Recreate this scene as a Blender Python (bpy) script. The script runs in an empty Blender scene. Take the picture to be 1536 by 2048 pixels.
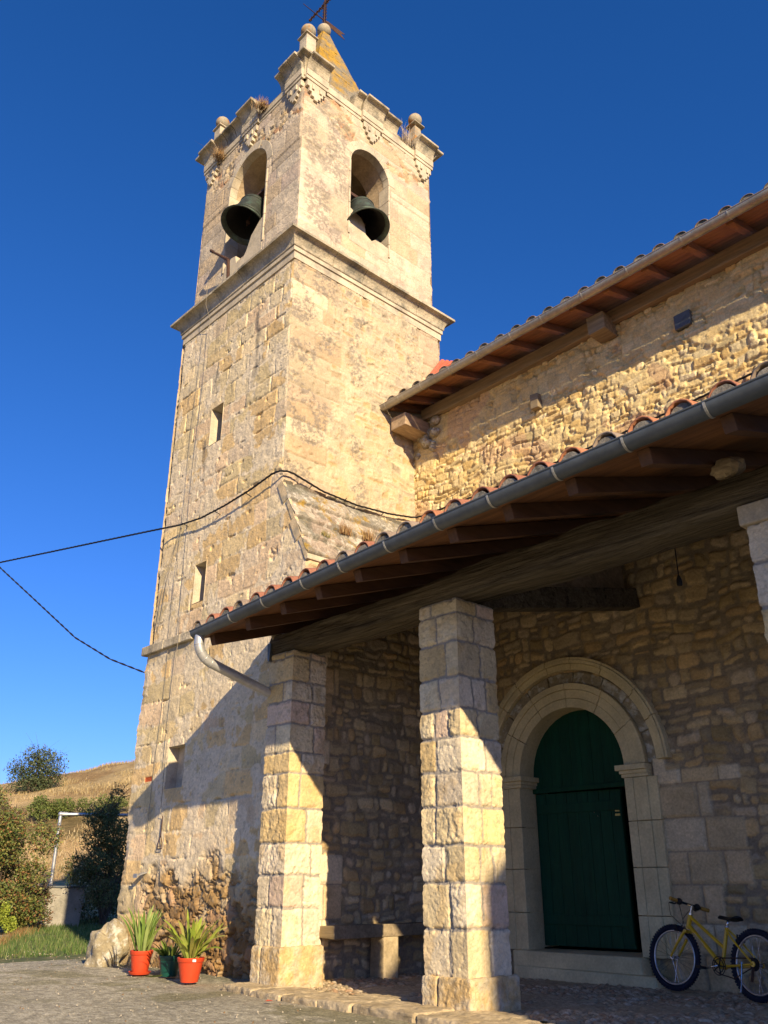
import bpy, bmesh, math, random
import numpy as np
from mathutils import Vector, Matrix
R = math.radians
SC = bpy.context.scene
COL = SC.collection

# ------------------------------------------------------------------ camera
cam_d = bpy.data.cameras.new('camera'); cam = bpy.data.objects.new('camera', cam_d); COL.objects.link(cam)
CAM = Vector((8.285, -5.936, 0.90))
yw, pt, rl = R(47.0), R(23.319), R(0.057)
fw = Vector((-math.sin(yw)*math.cos(pt), math.cos(yw)*math.cos(pt), math.sin(pt)))
rt = Vector((math.cos(yw), math.sin(yw), 0)); up = rt.cross(fw)
rt2 = rt*math.cos(rl)+up*math.sin(rl); up2 = up*math.cos(rl)-rt*math.sin(rl)
M4 = Matrix(((rt2.x, up2.x, -fw.x, CAM.x), (rt2.y, up2.y, -fw.y, CAM.y), (rt2.z, up2.z, -fw.z, CAM.z), (0, 0, 0, 1)))
cam.matrix_world = M4
cam_d.sensor_fit = 'VERTICAL'; cam_d.sensor_height = 24.0; cam_d.sensor_width = 18.0
cam_d.lens = 1728.84/2048*24.0
cam_d.clip_start = 0.05; cam_d.clip_end = 2000
SC.camera = cam
# ------------------------------------------------------------------ sky and sun
SUN_AZ, SUN_EL = R(69.0), R(22.2)      # azimuth from south (-y) towards east (+x)
sd = Vector((math.sin(SUN_AZ)*math.cos(SUN_EL), -math.cos(SUN_AZ)*math.cos(SUN_EL), math.sin(SUN_EL)))
world = bpy.data.worlds.new("World"); SC.world = world; world.use_nodes = True
wn = world.node_tree.nodes; wl = world.node_tree.links
bg = wn['Background']; sky = wn.new('ShaderNodeTexSky'); sky.sky_type = 'NISHITA'; sky.sun_disc = False
sky.sun_elevation = SUN_EL; sky.sun_rotation = math.pi - SUN_AZ
sky.air_density = 1.0; sky.dust_density = 0.6; sky.ozone_density = 3.2; sky.altitude = 900
# the air over this plateau is drier and bluer than the model's: less red away from the sun
sp = wn.new('ShaderNodeSeparateColor'); cm = wn.new('ShaderNodeCombineColor'); wl.new(sky.outputs[0], sp.inputs[0])
pr = wn.new('ShaderNodeMath'); pr.operation = 'POWER'; pr.inputs[1].default_value = 1.4; wl.new(sp.outputs[0], pr.inputs[0])
for k_, (src, f_) in enumerate(((pr.outputs[0], .175), (sp.outputs[1], .45), (sp.outputs[2], .84))):
    m_ = wn.new('ShaderNodeMath'); m_.operation = 'MULTIPLY'; m_.inputs[1].default_value = f_; wl.new(src, m_.inputs[0]); wl.new(m_.outputs[0], cm.inputs[k_])
wl.new(cm.outputs[0], bg.inputs['Color']); bg.inputs['Strength'].default_value = 0.12
sun_d = bpy.data.lights.new('sun', 'SUN'); sun = bpy.data.objects.new('sun', sun_d); COL.objects.link(sun)
sun_d.energy = 4.8; sun_d.angle = R(0.55); sun_d.color = (1.0, 0.80, 0.52)
sun.rotation_euler = sd.to_track_quat('Z', 'Y').to_euler()
SC.view_settings.view_transform = 'Standard'; SC.view_settings.look = 'None'
SC.view_settings.exposure = 0.85; SC.view_settings.gamma = 1.0
SC.cycles.max_bounces = 8; SC.cycles.diffuse_bounces = 6; SC.cycles.transparent_max_bounces = 4
SC.cycles.use_denoising = True

# ------------------------------------------------------------------ noise
def vn(x, y, seed=0):
    t = np.random.RandomState(seed+11).rand(256, 256)
    xi = np.floor(x).astype(np.int64); yi = np.floor(y).astype(np.int64)
    fx = x-xi; fy = y-yi
    fx = fx*fx*(3-2*fx); fy = fy*fy*(3-2*fy)
    a = t[xi & 255, yi & 255]; b = t[(xi+1) & 255, yi & 255]; c = t[xi & 255, (yi+1) & 255]; d = t[(xi+1) & 255, (yi+1) & 255]
    return (a*(1-fx)+b*fx)*(1-fy)+(c*(1-fx)+d*fx)*fy
def fbm(x, y, seed=0, o=4, g=.5):
    s = 0; a = 1; n = 0
    for i in range(o):
        s = s+a*vn(x*2**i+i*17.3, y*2**i+i*9.1, seed+i); n += a; a *= g
    return s/n
def ss(a, b, x):
    t = np.clip((x-a)/(b-a), 0, 1); return t*t*(3-2*t)
def vor(u, v, seed=0, jit=.85):
    rs = np.random.RandomState(seed); T = rs.rand(256, 256, 5)
    ui = np.floor(u).astype(np.int64); vi = np.floor(v).astype(np.int64)
    f1 = np.full(u.shape, 1e9); f2 = np.full(u.shape, 1e9)
    p1 = np.zeros(u.shape+(2,)); p2 = np.zeros(u.shape+(2,)); idr = np.zeros(u.shape+(3,))
    for di in (-1, 0, 1):
        for dj in (-1, 0, 1):
            a = ui+di; b = vi+dj; t = T[a & 255, b & 255]
            px = a+.5+jit*(t[..., 0]-.5); py = b+.5+jit*(t[..., 1]-.5)
            d = (u-px)**2+(v-py)**2
            m1 = d < f1; m2 = (~m1) & (d < f2)
            f2 = np.where(m1, f1, np.where(m2, d, f2))
            p2 = np.where(m1[..., None], p1, np.where(m2[..., None], np.stack([px, py], -1), p2))
            f1 = np.where(m1, d, f1); p1 = np.where(m1[..., None], np.stack([px, py], -1), p1)
            idr = np.where(m1[..., None], t[..., 2:5], idr)
    e = (f2-f1)/(2*np.sqrt(((p2-p1)**2).sum(-1))+1e-6)
    return e, idr, u-p1[..., 0], v-p1[..., 1]
def pick(pal, r):
    pal = np.array(pal); return pal[np.minimum((r*len(pal)).astype(int), len(pal)-1)]
def mixc(a, b, t):
    return a*(1-t[..., None])+np.asarray(b)*t[..., None]
def ashlar(u, v, w, zs, seed, wmin, wmax, cl=None, cr=None):
    """coursed blocks: distance to the nearest joint in metres, per-block randoms, local offset"""
    zs = np.asarray(zs); nr = len(zs)-1
    row = np.clip(np.searchsorted(zs, v)-1, 0, nr-1)
    d = np.zeros(u.shape); idr = np.zeros(u.shape+(3,)); lu = np.zeros(u.shape); lv = np.zeros(u.shape)
    for r in range(nr):
        m = row == r
        if not m.any(): continue
        rs = np.random.RandomState(seed*131+r*7+1)
        js = [0.0]
        while js[-1] < w-wmin*.8:
            js.append(js[-1]+rs.uniform(wmin, wmax))
        js[-1] = w
        if len(js) > 2 and js[-1]-js[-2] < wmin*.6: js.pop(-2)
        js = np.array(js)
        uu = u[m]; k = np.clip(np.searchsorted(js, uu)-1, 0, len(js)-2)
        L = js[k]; H = js[k+1]
        dl = np.where(k == 0, 9., uu-L); dr = np.where(k == len(js)-2, 9., H-uu)
        du = np.minimum(dl, dr); dz = np.minimum(v[m]-zs[r], zs[r+1]-v[m])
        Rr = .02
        dd = np.minimum(du, dz)
        cc = (du < Rr) & (dz < Rr)
        dd = np.where(cc, Rr-np.sqrt((Rr-du)**2+(Rr-dz)**2), dd)
        d[m] = dd
        tab = rs.rand(len(js)+2, 3)
        if cl is not None: tab[0] = np.random.RandomState(cl*977+r).rand(3)
        if cr is not None: tab[len(js)-2] = np.random.RandomState(cr*977+r).rand(3)
        idr[m] = tab[k]; lu[m] = uu-(L+H)/2; lv[m] = v[m]-(zs[r]+zs[r+1])/2
    return d, idr, lu, lv

def coursed(x, z, seed, h0, h1, w0, w1, warp=.05, Rr=.035):
    """roughly coursed rubble: rows of stones of mixed width, some split in two, some standing through two rows"""
    a = x+(fbm(x*2.1, z*2.1, seed+1, 3)-.5)*warp*2.4+(fbm(x*9, z*9, seed+3, 4, .6)-.5)*warp; b = z+(fbm(x*1.7, z*1.7, seed+2, 3)-.5)*warp*3+(fbm(x*8, z*8, seed+4, 4, .6)-.5)*warp*.9
    rs = np.random.RandomState(seed); zs = [b.min()-.2]
    while zs[-1] < b.max()+.2: zs.append(zs[-1]+rs.uniform(h0, h1))
    zs = np.array(zs); row = np.clip(np.searchsorted(zs, b)-1, 0, len(zs)-2)
    d = np.zeros(x.shape); I = np.zeros(x.shape+(3,)); LU = np.zeros(x.shape); LV = np.zeros(x.shape)
    A0, A1 = a.min()-.5, a.max()+.5
    for r in np.unique(row):
        m = row == r; q = np.random.RandomState(seed*31+int(r)); js = [A0-q.rand()*.3]
        while js[-1] < A1: js.append(js[-1]+(w0+(w1-w0)*q.rand()**1.7)*(1.5 if q.rand() < .12 else 1))
        js = np.array(js); am = a[m]; k = np.clip(np.searchsorted(js, am)-1, 0, len(js)-2); L = js[k]; H = js[k+1]
        tab = q.rand(len(js), 6); t = tab[k]
        z0 = zs[r]+(t[:, 3]-.5)*.018; z1 = zs[r+1]+(t[:, 4]-.5)*.018
        split = (t[:, 5] < .22) & ((z1-z0) > h0*1.25); zm = z0+(z1-z0)*(.4+.2*t[:, 0]); up = b[m] > zm
        zz0 = np.where(split & up, zm, z0); zz1 = np.where(split & ~up, zm, z1)
        sl = (t[:, 1]-.5)*.35                                     # leaning sides
        du = np.minimum(am-L-sl*(b[m]-z0)*.5, H-am+sl*(b[m]-z0)*.5); dz = np.minimum(b[m]-zz0, zz1-b[m])
        R_ = Rr*(.5+t[:, 2]); dd = np.minimum(du, dz); c = (du < R_) & (dz < R_)
        d[m] = np.where(c, R_-np.sqrt((R_-du)**2+(R_-dz)**2), dd)
        ii = t[:, :3].copy(); ii[split & up] = 1-ii[split & up]
        I[m] = ii; LU[m] = am-(L+H)/2; LV[m] = b[m]-(zz0+zz1)/2
    return d, I, LU, LV

# ------------------------------------------------------------------ objects
def tag(o, label=None, cat=None, group=None, kind=None):
    if label: o['label'] = label
    if cat: o['category'] = cat
    if group: o['group'] = group
    if kind: o['kind'] = kind
    return o
def empty(name, loc, label, cat, group=None, rz=0):
    o = bpy.data.objects.new(name, None); COL.objects.link(o); o.location = loc; o.rotation_euler = (0, 0, rz)
    o.empty_display_size = .1
    return tag(o, label, cat, group)
def link(name, me, mat, parent=None, world_space=True):
    o = bpy.data.objects.new(name, me); COL.objects.link(o)
    if mat: me.materials.append(mat)
    if parent is not None:
        o.parent = parent
        if world_space:
            pm = parent
            loc = Vector((0, 0, 0))
            T = Matrix.Identity(4)
            while pm is not None:
                T = (pm.matrix_parent_inverse @ Matrix.LocRotScale(pm.location, pm.rotation_euler, pm.scale)) @ T
                pm = pm.parent
            o.matrix_parent_inverse = T.inverted()
    return o
def np_mesh(name, V, F, mat, parent=None, col=None, smooth=False, ws=True):
    me = bpy.data.meshes.new(name)
    V = np.asarray(V, np.float32); F = np.asarray(F, np.int32)
    me.vertices.add(len(V)); me.vertices.foreach_set('co', V.ravel())
    k = F.shape[1]
    me.loops.add(F.size); me.loops.foreach_set('vertex_index', F.ravel())
    me.polygons.add(len(F)); me.polygons.foreach_set('loop_start', np.arange(0, F.size, k, dtype=np.int32))
    me.polygons.foreach_set('loop_total', np.full(len(F), k, np.int32))
    if smooth: me.polygons.foreach_set('use_smooth', np.ones(len(F), bool))
    me.update(calc_edges=True)
    if col is not None:
        a = me.color_attributes.new('Col', 'FLOAT_COLOR', 'POINT')
        c = np.ones((len(V), 4), np.float32); c[:, :3] = np.clip(col, 0, 1); a.data.foreach_set('color', c.ravel())
    return link(name, me, mat, parent, ws)
def patch(name, parent, mat, O, U, V, N, w, h, res, fn, hole=None, snapu=(), snapv=(), eL=None, eR=None, eT=None, smooth=True):
    """a wall face as a height field: real relief, one colour per vertex"""
    O, U, V, N = [np.array(a, float) for a in (O, U, V, N)]
    us = np.linspace(0, w, max(2, int(w/res)+1)); vs = np.linspace(0, h, max(2, int(h/res)+1))
    for s in snapu:
        if 0 < s < w: us[np.argmin(abs(us-s))] = s
    for s in snapv:
        if 0 < s < h: vs[np.argmin(abs(vs-s))] = s
    uu, vv = np.meshgrid(us, vs)
    hh, col = fn(uu, vv)
    P = O+uu[..., None]*U+vv[..., None]*V
    wt = np.ones_like(uu)
    for e, dist in ((eL, uu), (eR, w-uu)):
        if e is not None:
            lat, latf, norf = e      # lateral direction, lateral offset f(v), normal offset f(v)
            k = 1-ss(0, .045, dist)
            P = P+(k*latf(vv))[..., None]*np.array(lat, float)
            hh = hh*(1-k)+k*norf(vv)
    P = P+hh[..., None]*N
    ny, nx = uu.shape
    idx = np.arange(ny*nx).reshape(ny, nx)
    F = np.stack([idx[:-1, :-1], idx[:-1, 1:], idx[1:, 1:], idx[1:, :-1]], -1).reshape(-1, 4)
    if np.dot(np.cross(U, V), N) < 0: F = F[:, ::-1]
    if hole is not None:
        cu = (uu[:-1, :-1]+uu[1:, 1:])/2; cv = (vv[:-1, :-1]+vv[1:, 1:])/2
        F = F[~hole(cu, cv).ravel()]
    return np_mesh(name, P.reshape(-1, 3), F, mat, parent, col.reshape(-1, 3), smooth)
class MB:
    def __init__(s): s.v = []; s.f = []; s.c = []
    def add(s, V, F, c=None):
        b = len(s.v); s.v += [tuple(p) for p in V]; s.f += [tuple(i+b for i in f) for f in F]
        s.c += [c if c is not None else (1, 1, 1)]*len(V)
    def box(s, c, size, rot=None, col=None, jit=0, taper=1.0):
        x, y, z = [a/2 for a in size]; V = []
        for sx, sy, sz in ((-1,-1,-1),(1,-1,-1),(1,1,-1),(-1,1,-1),(-1,-1,1),(1,-1,1),(1,1,1),(-1,1,1)):
            t = taper if sz > 0 else 1
            p = Vector((sx*x*t, sy*y*t, sz*z))
            if jit: p += Vector([random.uniform(-jit, jit) for _ in range(3)])
            if rot is not None: p = rot @ p
            V.append(p+Vector(c))
        s.add(V, [(0,3,2,1),(4,5,6,7),(0,1,5,4),(1,2,6,5),(2,3,7,6),(3,0,4,7)], col)
    def tube(s, pts, r, n=8, col=None, cap=True):
        pts = [Vector(p) for p in pts]; rr = r if isinstance(r, (list, tuple)) else [r]*len(pts)
        V = []; prev = None
        for i, p in enumerate(pts):
            t = (pts[min(i+1, len(pts)-1)]-pts[max(i-1, 0)]).normalized()
            a = prev if prev is not None else (Vector((0, 0, 1)) if abs(t.z) < .9 else Vector((1, 0, 0)))
            a = (a-t*a.dot(t)).normalized(); b = t.cross(a); prev = a
            for k in range(n):
                th = 2*math.pi*k/n; V.append(p+(a*math.cos(th)+b*math.sin(th))*rr[i])
        F = [(i*n+k, i*n+(k+1) % n, (i+1)*n+(k+1) % n, (i+1)*n+k) for i in range(len(pts)-1) for k in range(n)]
        if cap: F += [tuple(range(n))[::-1], tuple(range((len(pts)-1)*n, len(pts)*n))]
        s.add(V, F, col)
    def lathe(s, prof, c=(0, 0, 0), n=20, mat=None, col=None, cap=True):
        V = []
        for r, z in prof:
            for k in range(n):
                th = 2*math.pi*k/n; p = Vector((r*math.cos(th), r*math.sin(th), z))
                if mat is not None: p = mat @ p
                V.append(p+Vector(c))
        F = [(i*n+k, i*n+(k+1) % n, (i+1)*n+(k+1) % n, (i+1)*n+k) for i in range(len(prof)-1) for k in range(n)]
        if cap: F += [tuple(range(n))[::-1], tuple(range((len(prof)-1)*n, len(prof)*n))]
        s.add(V, F, col)
    def ring(s, c, X, Y, Rad, r, n=32, m=8, a0=0, a1=2*math.pi, col=None):
        c = Vector(c); X = Vector(X); Y = Vector(Y); Z = X.cross(Y); full = abs(a1-a0-2*math.pi) < 1e-6
        N = n if full else n+1; V = []
        for i in range(N):
            a = a0+(a1-a0)*i/n; d = X*math.cos(a)+Y*math.sin(a)
            for k in range(m):
                b = 2*math.pi*k/m; V.append(c+d*(Rad+r*math.cos(b))+Z*(r*math.sin(b)))
        F = [(i*m+k, i*m+(k+1) % m, ((i+1) % N)*m+(k+1) % m, ((i+1) % N)*m+k) for i in range(n) for k in range(m)]
        s.add(V, F, col)
    def sphere(s, c, r, nu=18, nv=12, scale=(1, 1, 1), col=None, rough=0, seed=0):
        rg = random.Random(seed); V = []
        for i in range(nv+1):
            th = math.pi*i/nv
            for k in range(nu):
                ph = 2*math.pi*k/nu; q = 1+rg.uniform(-rough, rough)
                V.append(Vector((r*q*scale[0]*math.sin(th)*math.cos(ph), r*q*scale[1]*math.sin(th)*math.sin(ph), r*q*scale[2]*math.cos(th)))+Vector(c))
        F = [(i*nu+k, (i+1)*nu+k, (i+1)*nu+(k+1) % nu, i*nu+(k+1) % nu) for i in range(nv) for k in range(nu)]
        s.add(V, F, col)
    def extr(s, poly, O, U, V_, N, d, col=None):
        """polygon in (U,V) plane at O extruded by d along N"""
        O, U, V_, N = Vector(O), Vector(U), Vector(V_), Vector(N); n = len(poly)
        A = [O+U*a+V_*b for a, b in poly]; B = [p+N*d for p in A]
        F = [tuple(range(n)), tuple(range(2*n-1, n-1, -1))]+[(i, i+n, (i+1) % n+n, (i+1) % n) for i in range(n)]
        s.add(A+B, F, col)
    def build(s, name, mat, parent=None, smooth=False, bevel=0, ws=True, seg=2, auto=None):
        me = bpy.data.meshes.new(name); me.from_pydata(s.v, [], s.f)
        bm = bmesh.new(); bm.from_mesh(me)
        bmesh.ops.recalc_face_normals(bm, faces=bm.faces); bm.to_mesh(me); bm.free()
        a = me.color_attributes.new('Col', 'FLOAT_COLOR', 'POINT')
        for i, c in enumerate(s.c): a.data[i].color = (c[0], c[1], c[2], 1)
        if smooth:
            for p in me.polygons: p.use_smooth = True
        me.update()
        o = link(name, me, mat, parent, ws)
        if smooth and auto:
            me.set_sharp_from_angle(angle=R(auto))
        if bevel:
            m = o.modifiers.new('bevel', 'BEVEL'); m.width = bevel; m.segments = seg; m.limit_method = 'ANGLE'; m.angle_limit = R(35)
        return o
def copy_tree(o, parent=None):
    c = o.copy(); COL.objects.link(c)
    if parent is not None: c.parent = parent
    for ch in list(o.children): copy_tree(ch, c)
    return c

# ------------------------------------------------------------------ materials
def mat(name, base=(.5, .5, .5), rough=.8, metal=0, attr=False, spec=.3, nscale=30, namt=.25, nscale2=4, namt2=.2, bump=.3, bscale=60, bdist=.01, bscale2=None, bump2=0, tint=None, tscale=3, tthr=(.5, .65), trans=None, coat=0, stretch=None, pit=0):
    m = bpy.data.materials.new(name); m.use_nodes = True; nt = m.node_tree; N = nt.nodes; L = nt.links
    bs = N['Principled BSDF']; bs.inputs['Roughness'].default_value = rough; bs.inputs['Metallic'].default_value = metal
    bs.inputs['Specular IOR Level'].default_value = spec
    if coat: bs.inputs['Coat Weight'].default_value = coat
    tc = N.new('ShaderNodeTexCoord'); vec = tc.outputs['Object']
    if stretch:
        mp = N.new('ShaderNodeMapping'); mp.inputs['Scale'].default_value = stretch; L.new(vec, mp.inputs['Vector']); vec = mp.outputs['Vector']
    if attr:
        a = N.new('ShaderNodeAttribute'); a.attribute_name = 'Col'; c = a.outputs['Color']
        if base != (.5, .5, .5):
            mm = N.new('ShaderNodeMix'); mm.data_type = 'RGBA'; mm.blend_type = 'MULTIPLY'; mm.inputs[0].default_value = 1
            L.new(c, mm.inputs[6]); mm.inputs[7].default_value = (*base, 1); c = mm.outputs[2]
    else:
        rgb = N.new('ShaderNodeRGB'); rgb.outputs[0].default_value = (*base, 1); c = rgb.outputs[0]
    def noise(sc, det=4, rg=.6):
        n = N.new('ShaderNodeTexNoise'); n.inputs['Scale'].default_value = sc; n.inputs['Detail'].default_value = det; n.inputs['Roughness'].default_value = rg
        L.new(vec, n.inputs['Vector']); return n.outputs['Fac']
    def ramp(f, a0, a1, lo, hi):
        r = N.new('ShaderNodeMapRange'); r.inputs[1].default_value = a0; r.inputs[2].default_value = a1; r.inputs[3].default_value = lo; r.inputs[4].default_value = hi
        L.new(f, r.inputs[0]); return r.outputs[0]
    if tint:
        mm = N.new('ShaderNodeMix'); mm.data_type = 'RGBA'; L.new(ramp(noise(tscale, 6, .65), tthr[0], tthr[1], 0, 1), mm.inputs[0]); L.new(c, mm.inputs[6]); mm.inputs[7].default_value = (*tint, 1); c = mm.outputs[2]
    for sc, am in ((nscale, namt), (nscale2, namt2)):
        if am:
            f = ramp(noise(sc, 5, .65), .3, .7, 1-am, 1+am)
            mm = N.new('ShaderNodeVectorMath'); mm.operation = 'SCALE'; L.new(c, mm.inputs[0]); L.new(f, mm.inputs['Scale']); c = mm.outputs[0]
    L.new(c, bs.inputs['Base Color'])
    if bump:
        b = N.new('ShaderNodeBump'); b.inputs['Strength'].default_value = bump; b.inputs['Distance'].default_value = bdist
        h = noise(bscale, 6, .7)
        if pit:
            vv = N.new('ShaderNodeTexVoronoi'); vv.inputs['Scale'].default_value = bscale*.5; L.new(vec, vv.inputs['Vector'])
            ad = N.new('ShaderNodeMath'); ad.operation = 'MULTIPLY_ADD'; L.new(ramp(vv.outputs['Distance'], 0, .35, 0, 1), ad.inputs[0]); ad.inputs[1].default_value = pit; L.new(h, ad.inputs[2]); h = ad.outputs[0]
        L.new(h, b.inputs['Height']); L.new(b.outputs[0], bs.inputs['Normal'])
        if bump2:
            b2 = N.new('ShaderNodeBump'); b2.inputs['Strength'].default_value = bump2; b2.inputs['Distance'].default_value = bdist*4
            L.new(noise(bscale2, 4, .6), b2.inputs['Height']); L.new(b2.outputs[0], b.inputs['Normal'])
    if trans:
        bs.inputs['Subsurface Weight'].default_value = 0
        tr = N.new('ShaderNodeBsdfTranslucent'); L.new(c, tr.inputs['Color'])
        mx = N.new('ShaderNodeMixShader'); mx.inputs[0].default_value = trans; L.new(bs.outputs[0], mx.inputs[1]); L.new(tr.outputs[0], mx.inputs[2])
        L.new(mx.outputs[0], N['Material Output'].inputs['Surface'])
    return m
M = {}
M['stone'] = mat('weathered_stone', attr=True, rough=.93, spec=.15, nscale=38, namt=.16, nscale2=5, namt2=.12, bump=.55, bscale=45, bdist=.012, bump2=.35, bscale2=9, pit=.5)
M['rubble'] = mat('rubble_stone', attr=True, rough=.95, spec=.12, nscale=42, namt=.22, nscale2=6, namt2=.15, bump=.6, bscale=50, bdist=.012, pit=.4)
M['trim'] = mat('dressed_stone', base=(.50, .43, .31), rough=.92, spec=.15, nscale=50, namt=.14, nscale2=3.5, namt2=.2, bump=.4, bscale=60, bdist=.008, tint=(.27, .24, .19), tscale=2.2, tthr=(.5, .72), bump2=.3, bscale2=8)
M['cornice'] = mat('weathered_cornice_stone', base=(.43, .37, .26), rough=.95, spec=.1, nscale=45, namt=.25, nscale2=3, namt2=.3, bump=.5, bscale=50, bdist=.01, tint=(.17, .16, .125), tscale=3.4, tthr=(.46, .66), bump2=.5, bscale2=10)
M['portal'] = mat('portal_stone', base=(.62, .53, .31), rough=.9, spec=.15, nscale=40, namt=.1, nscale2=2.5, namt2=.2, bump=.35, bscale=60, bdist=.006, bump2=.2, bscale2=10)
M['spire'] = mat('lichened_spire_stone', base=(.21, .19, .145), rough=.95, spec=.1, nscale=40, namt=.3, nscale2=4, namt2=.25, bump=.6, bscale=40, bdist=.012, tint=(.33, .20, .035), tscale=2.0, tthr=(.42, .58))
M['ball'] = mat('finial_stone', base=(.33, .29, .21), rough=.95, spec=.1, nscale=40, namt=.25, nscale2=6, namt2=.2, bump=.5, bscale=50, bdist=.008, tint=(.34, .17, .05), tscale=5, tthr=(.5, .6))
M['slab'] = mat('lichened_slab_stone', attr=True, rough=.95, spec=.1, nscale=40, namt=.35, nscale2=7, namt2=.25, bump=.8, bscale=40, bdist=.015, tint=(.30, .20, .05), tscale=4, tthr=(.56, .66))
M['beam'] = mat('old_oak_beam', base=(.13, .108, .072), rough=.9, spec=.12, nscale=22, namt=.45, nscale2=5, namt2=.35, bump=1.0, bscale=14, bdist=.06, stretch=(.09, 1.6, 1.6), tint=(.05, .04, .028), tscale=7, tthr=(.56, .64))
M['rafter'] = mat('stained_rafter_wood', base=(.10, .048, .022), rough=.7, spec=.3, nscale=20, namt=.25, nscale2=3, namt2=.2, bump=.3, bscale=30, bdist=.006, stretch=(1.2, .15, 1.2))
M['rafter2'] = mat('nave_rafter_wood', base=(.27, .125, .05), rough=.75, spec=.25, nscale=20, namt=.3, nscale2=4, namt2=.3, bump=.4, bscale=30, bdist=.006, stretch=(1.2, .15, 1.2))
M['board2'] = mat('nave_board_wood', base=(.34, .15, .05), rough=.75, spec=.25, nscale=14, namt=.3, nscale2=3, namt2=.35, bump=.3, bscale=24, bdist=.006, stretch=(.15, 1.2, 1.2))
M['wedge'] = mat('wedge_stone', base=(.33, .26, .16), rough=.95, nscale=30, namt=.2, bump=.7, bscale=30, bdist=.015)
M['board'] = mat('eaves_board_wood', base=(.20, .09, .035), rough=.7, spec=.3, nscale=14, namt=.25, nscale2=3, namt2=.3, bump=.3, bscale=24, bdist=.006, stretch=(.15, 1.2, 1.2))
M['plank'] = mat('grey_wall_plate_wood', base=(.24, .19, .12), rough=.9, spec=.15, nscale=16, namt=.3, nscale2=3, namt2=.25, bump=.6, bscale=20, bdist=.012, stretch=(.12, 1.5, 1.5))
M['endwood'] = mat('weathered_corbel_wood', base=(.34, .25, .16), rough=.9, spec=.15, nscale=22, namt=.3, nscale2=5, namt2=.25, bump=.6, bscale=24, bdist=.01, stretch=(1, .25, 1))
M['tile'] = mat('clay_roof_tile', attr=True, base=(.98, .98, .98), rough=.85, spec=.2, nscale=40, namt=.2, nscale2=5, namt2=.2, bump=.4, bscale=50, bdist=.006)
M['mortar'] = mat('tile_mortar', base=(.23, .21, .17), rough=.95, spec=.1, nscale=40, namt=.35, nscale2=8, namt2=.3, bump=.8, bscale=40, bdist=.012, tint=(.10, .10, .085), tscale=9, tthr=(.5, .62))
M['zinc'] = mat('grey_painted_gutter', base=(.085, .10, .11), rough=.5, metal=.15, spec=.5, nscale=12, namt=.18, nscale2=2, namt2=.15, bump=.08, bscale=20, bdist=.004)
M['zinc2'] = mat('dull_zinc_gutter', base=(.34, .32, .27), rough=.45, metal=.45, spec=.5, nscale=14, namt=.2, nscale2=2, namt2=.2, bump=.08, bscale=20, bdist=.004)
M['strap'] = mat('gutter_strap_metal', base=(.42, .41, .36), rough=.5, metal=.5, bump=0)
M['pipe'] = mat('galvanised_downpipe', base=(.50, .50, .48), rough=.42, metal=.55, spec=.5, nscale=25, namt=.12, nscale2=4, namt2=.1, bump=.06, bscale=14)
M['cable'] = mat('black_cable', base=(.012, .012, .014), rough=.6, bump=.2, bscale=80)
M['wire'] = mat('grey_wire', base=(.22, .19, .14), rough=.7, bump=0)
M['iron'] = mat('rusty_iron', base=(.075, .04, .028), rough=.85, metal=.3, nscale=40, namt=.4, bump=.4, bscale=60)
M['bell'] = mat('patinated_bronze', base=(.060, .070, .056), rough=.55, metal=.5, nscale=18, namt=.3, nscale2=3, namt2=.3, bump=.15, bscale=40, tint=(.07, .11, .085), tscale=6, tthr=(.5, .7))
M['door'] = mat('dark_green_door_paint', base=(.003, .046, .022), rough=.6, spec=.2, nscale=14, namt=.2, nscale2=2, namt2=.2, bump=.15, bscale=14, stretch=(4, 1, .4))
M['dark'] = mat('dark_interior', base=(.012, .011, .010), rough=.9, bump=0)
M['brass'] = mat('brass_plate', base=(.45, .33, .10), rough=.4, metal=.8, bump=0)
M['concrete'] = mat('grey_concrete', base=(.30, .28, .23), rough=.9, nscale=30, namt=.15, nscale2=3, namt2=.25, bump=.4, bscale=40, bdist=.01, tint=(.16, .15, .12), tscale=2, tthr=(.5, .7))
M['galv'] = mat('galvanised_pipe', base=(.45, .46, .47), rough=.35, metal=.6, nscale=20, namt=.15, bump=0)
M['redpot'] = mat('red_plastic_pot', base=(.52, .055, .016), rough=.45, spec=.5, nscale=20, namt=.06, nscale2=4, namt2=.1, bump=.05, bscale=30)
M['greenpot'] = mat('dark_green_plastic_pot', base=(.006, .06, .045), rough=.35, spec=.5, nscale=20, namt=.06, nscale2=4, namt2=.1, bump=.05, bscale=30)
M['soil'] = mat('potting_soil', base=(.035, .022, .014), rough=1, bump=.8, bscale=60)
M['white'] = mat('white_sticker', base=(.75, .74, .70), rough=.6, bump=0)
M['leaf'] = mat('foliage', attr=True, rough=.6, spec=.3, nscale=20, namt=.1, namt2=0, bump=0, trans=.3)
M['blade'] = mat('plant_leaf', attr=True, rough=.5, spec=.35, nscale=25, namt=.12, nscale2=6, namt2=.12, bump=0, trans=.3)
M['bark'] = mat('bark', base=(.09, .065, .045), rough=.95, nscale=20, namt=.3, bump=.5, bscale=30)
M['dry'] = mat('dry_grass', attr=True, rough=.8, spec=.15, namt=.15, namt2=0, bump=0, trans=.25)
M['yellow'] = mat('yellow_bicycle_paint', base=(.66, .40, .015), rough=.28, spec=.5, coat=.4, nscale=10, namt=.08, bump=0)
M['tyre'] = mat('blue_black_rubber', base=(.012, .015, .030), rough=.8, nscale=20, namt=.25, bump=.5, bscale=90)
M['rim'] = mat('rim_metal', base=(.40, .41, .43), rough=.35, metal=.8, bump=0)
M['black'] = mat('black_plastic', base=(.012, .012, .012), rough=.55, bump=0)
M['chrome'] = mat('chrome', base=(.65, .65, .64), rough=.2, metal=.95, bump=0)
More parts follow.
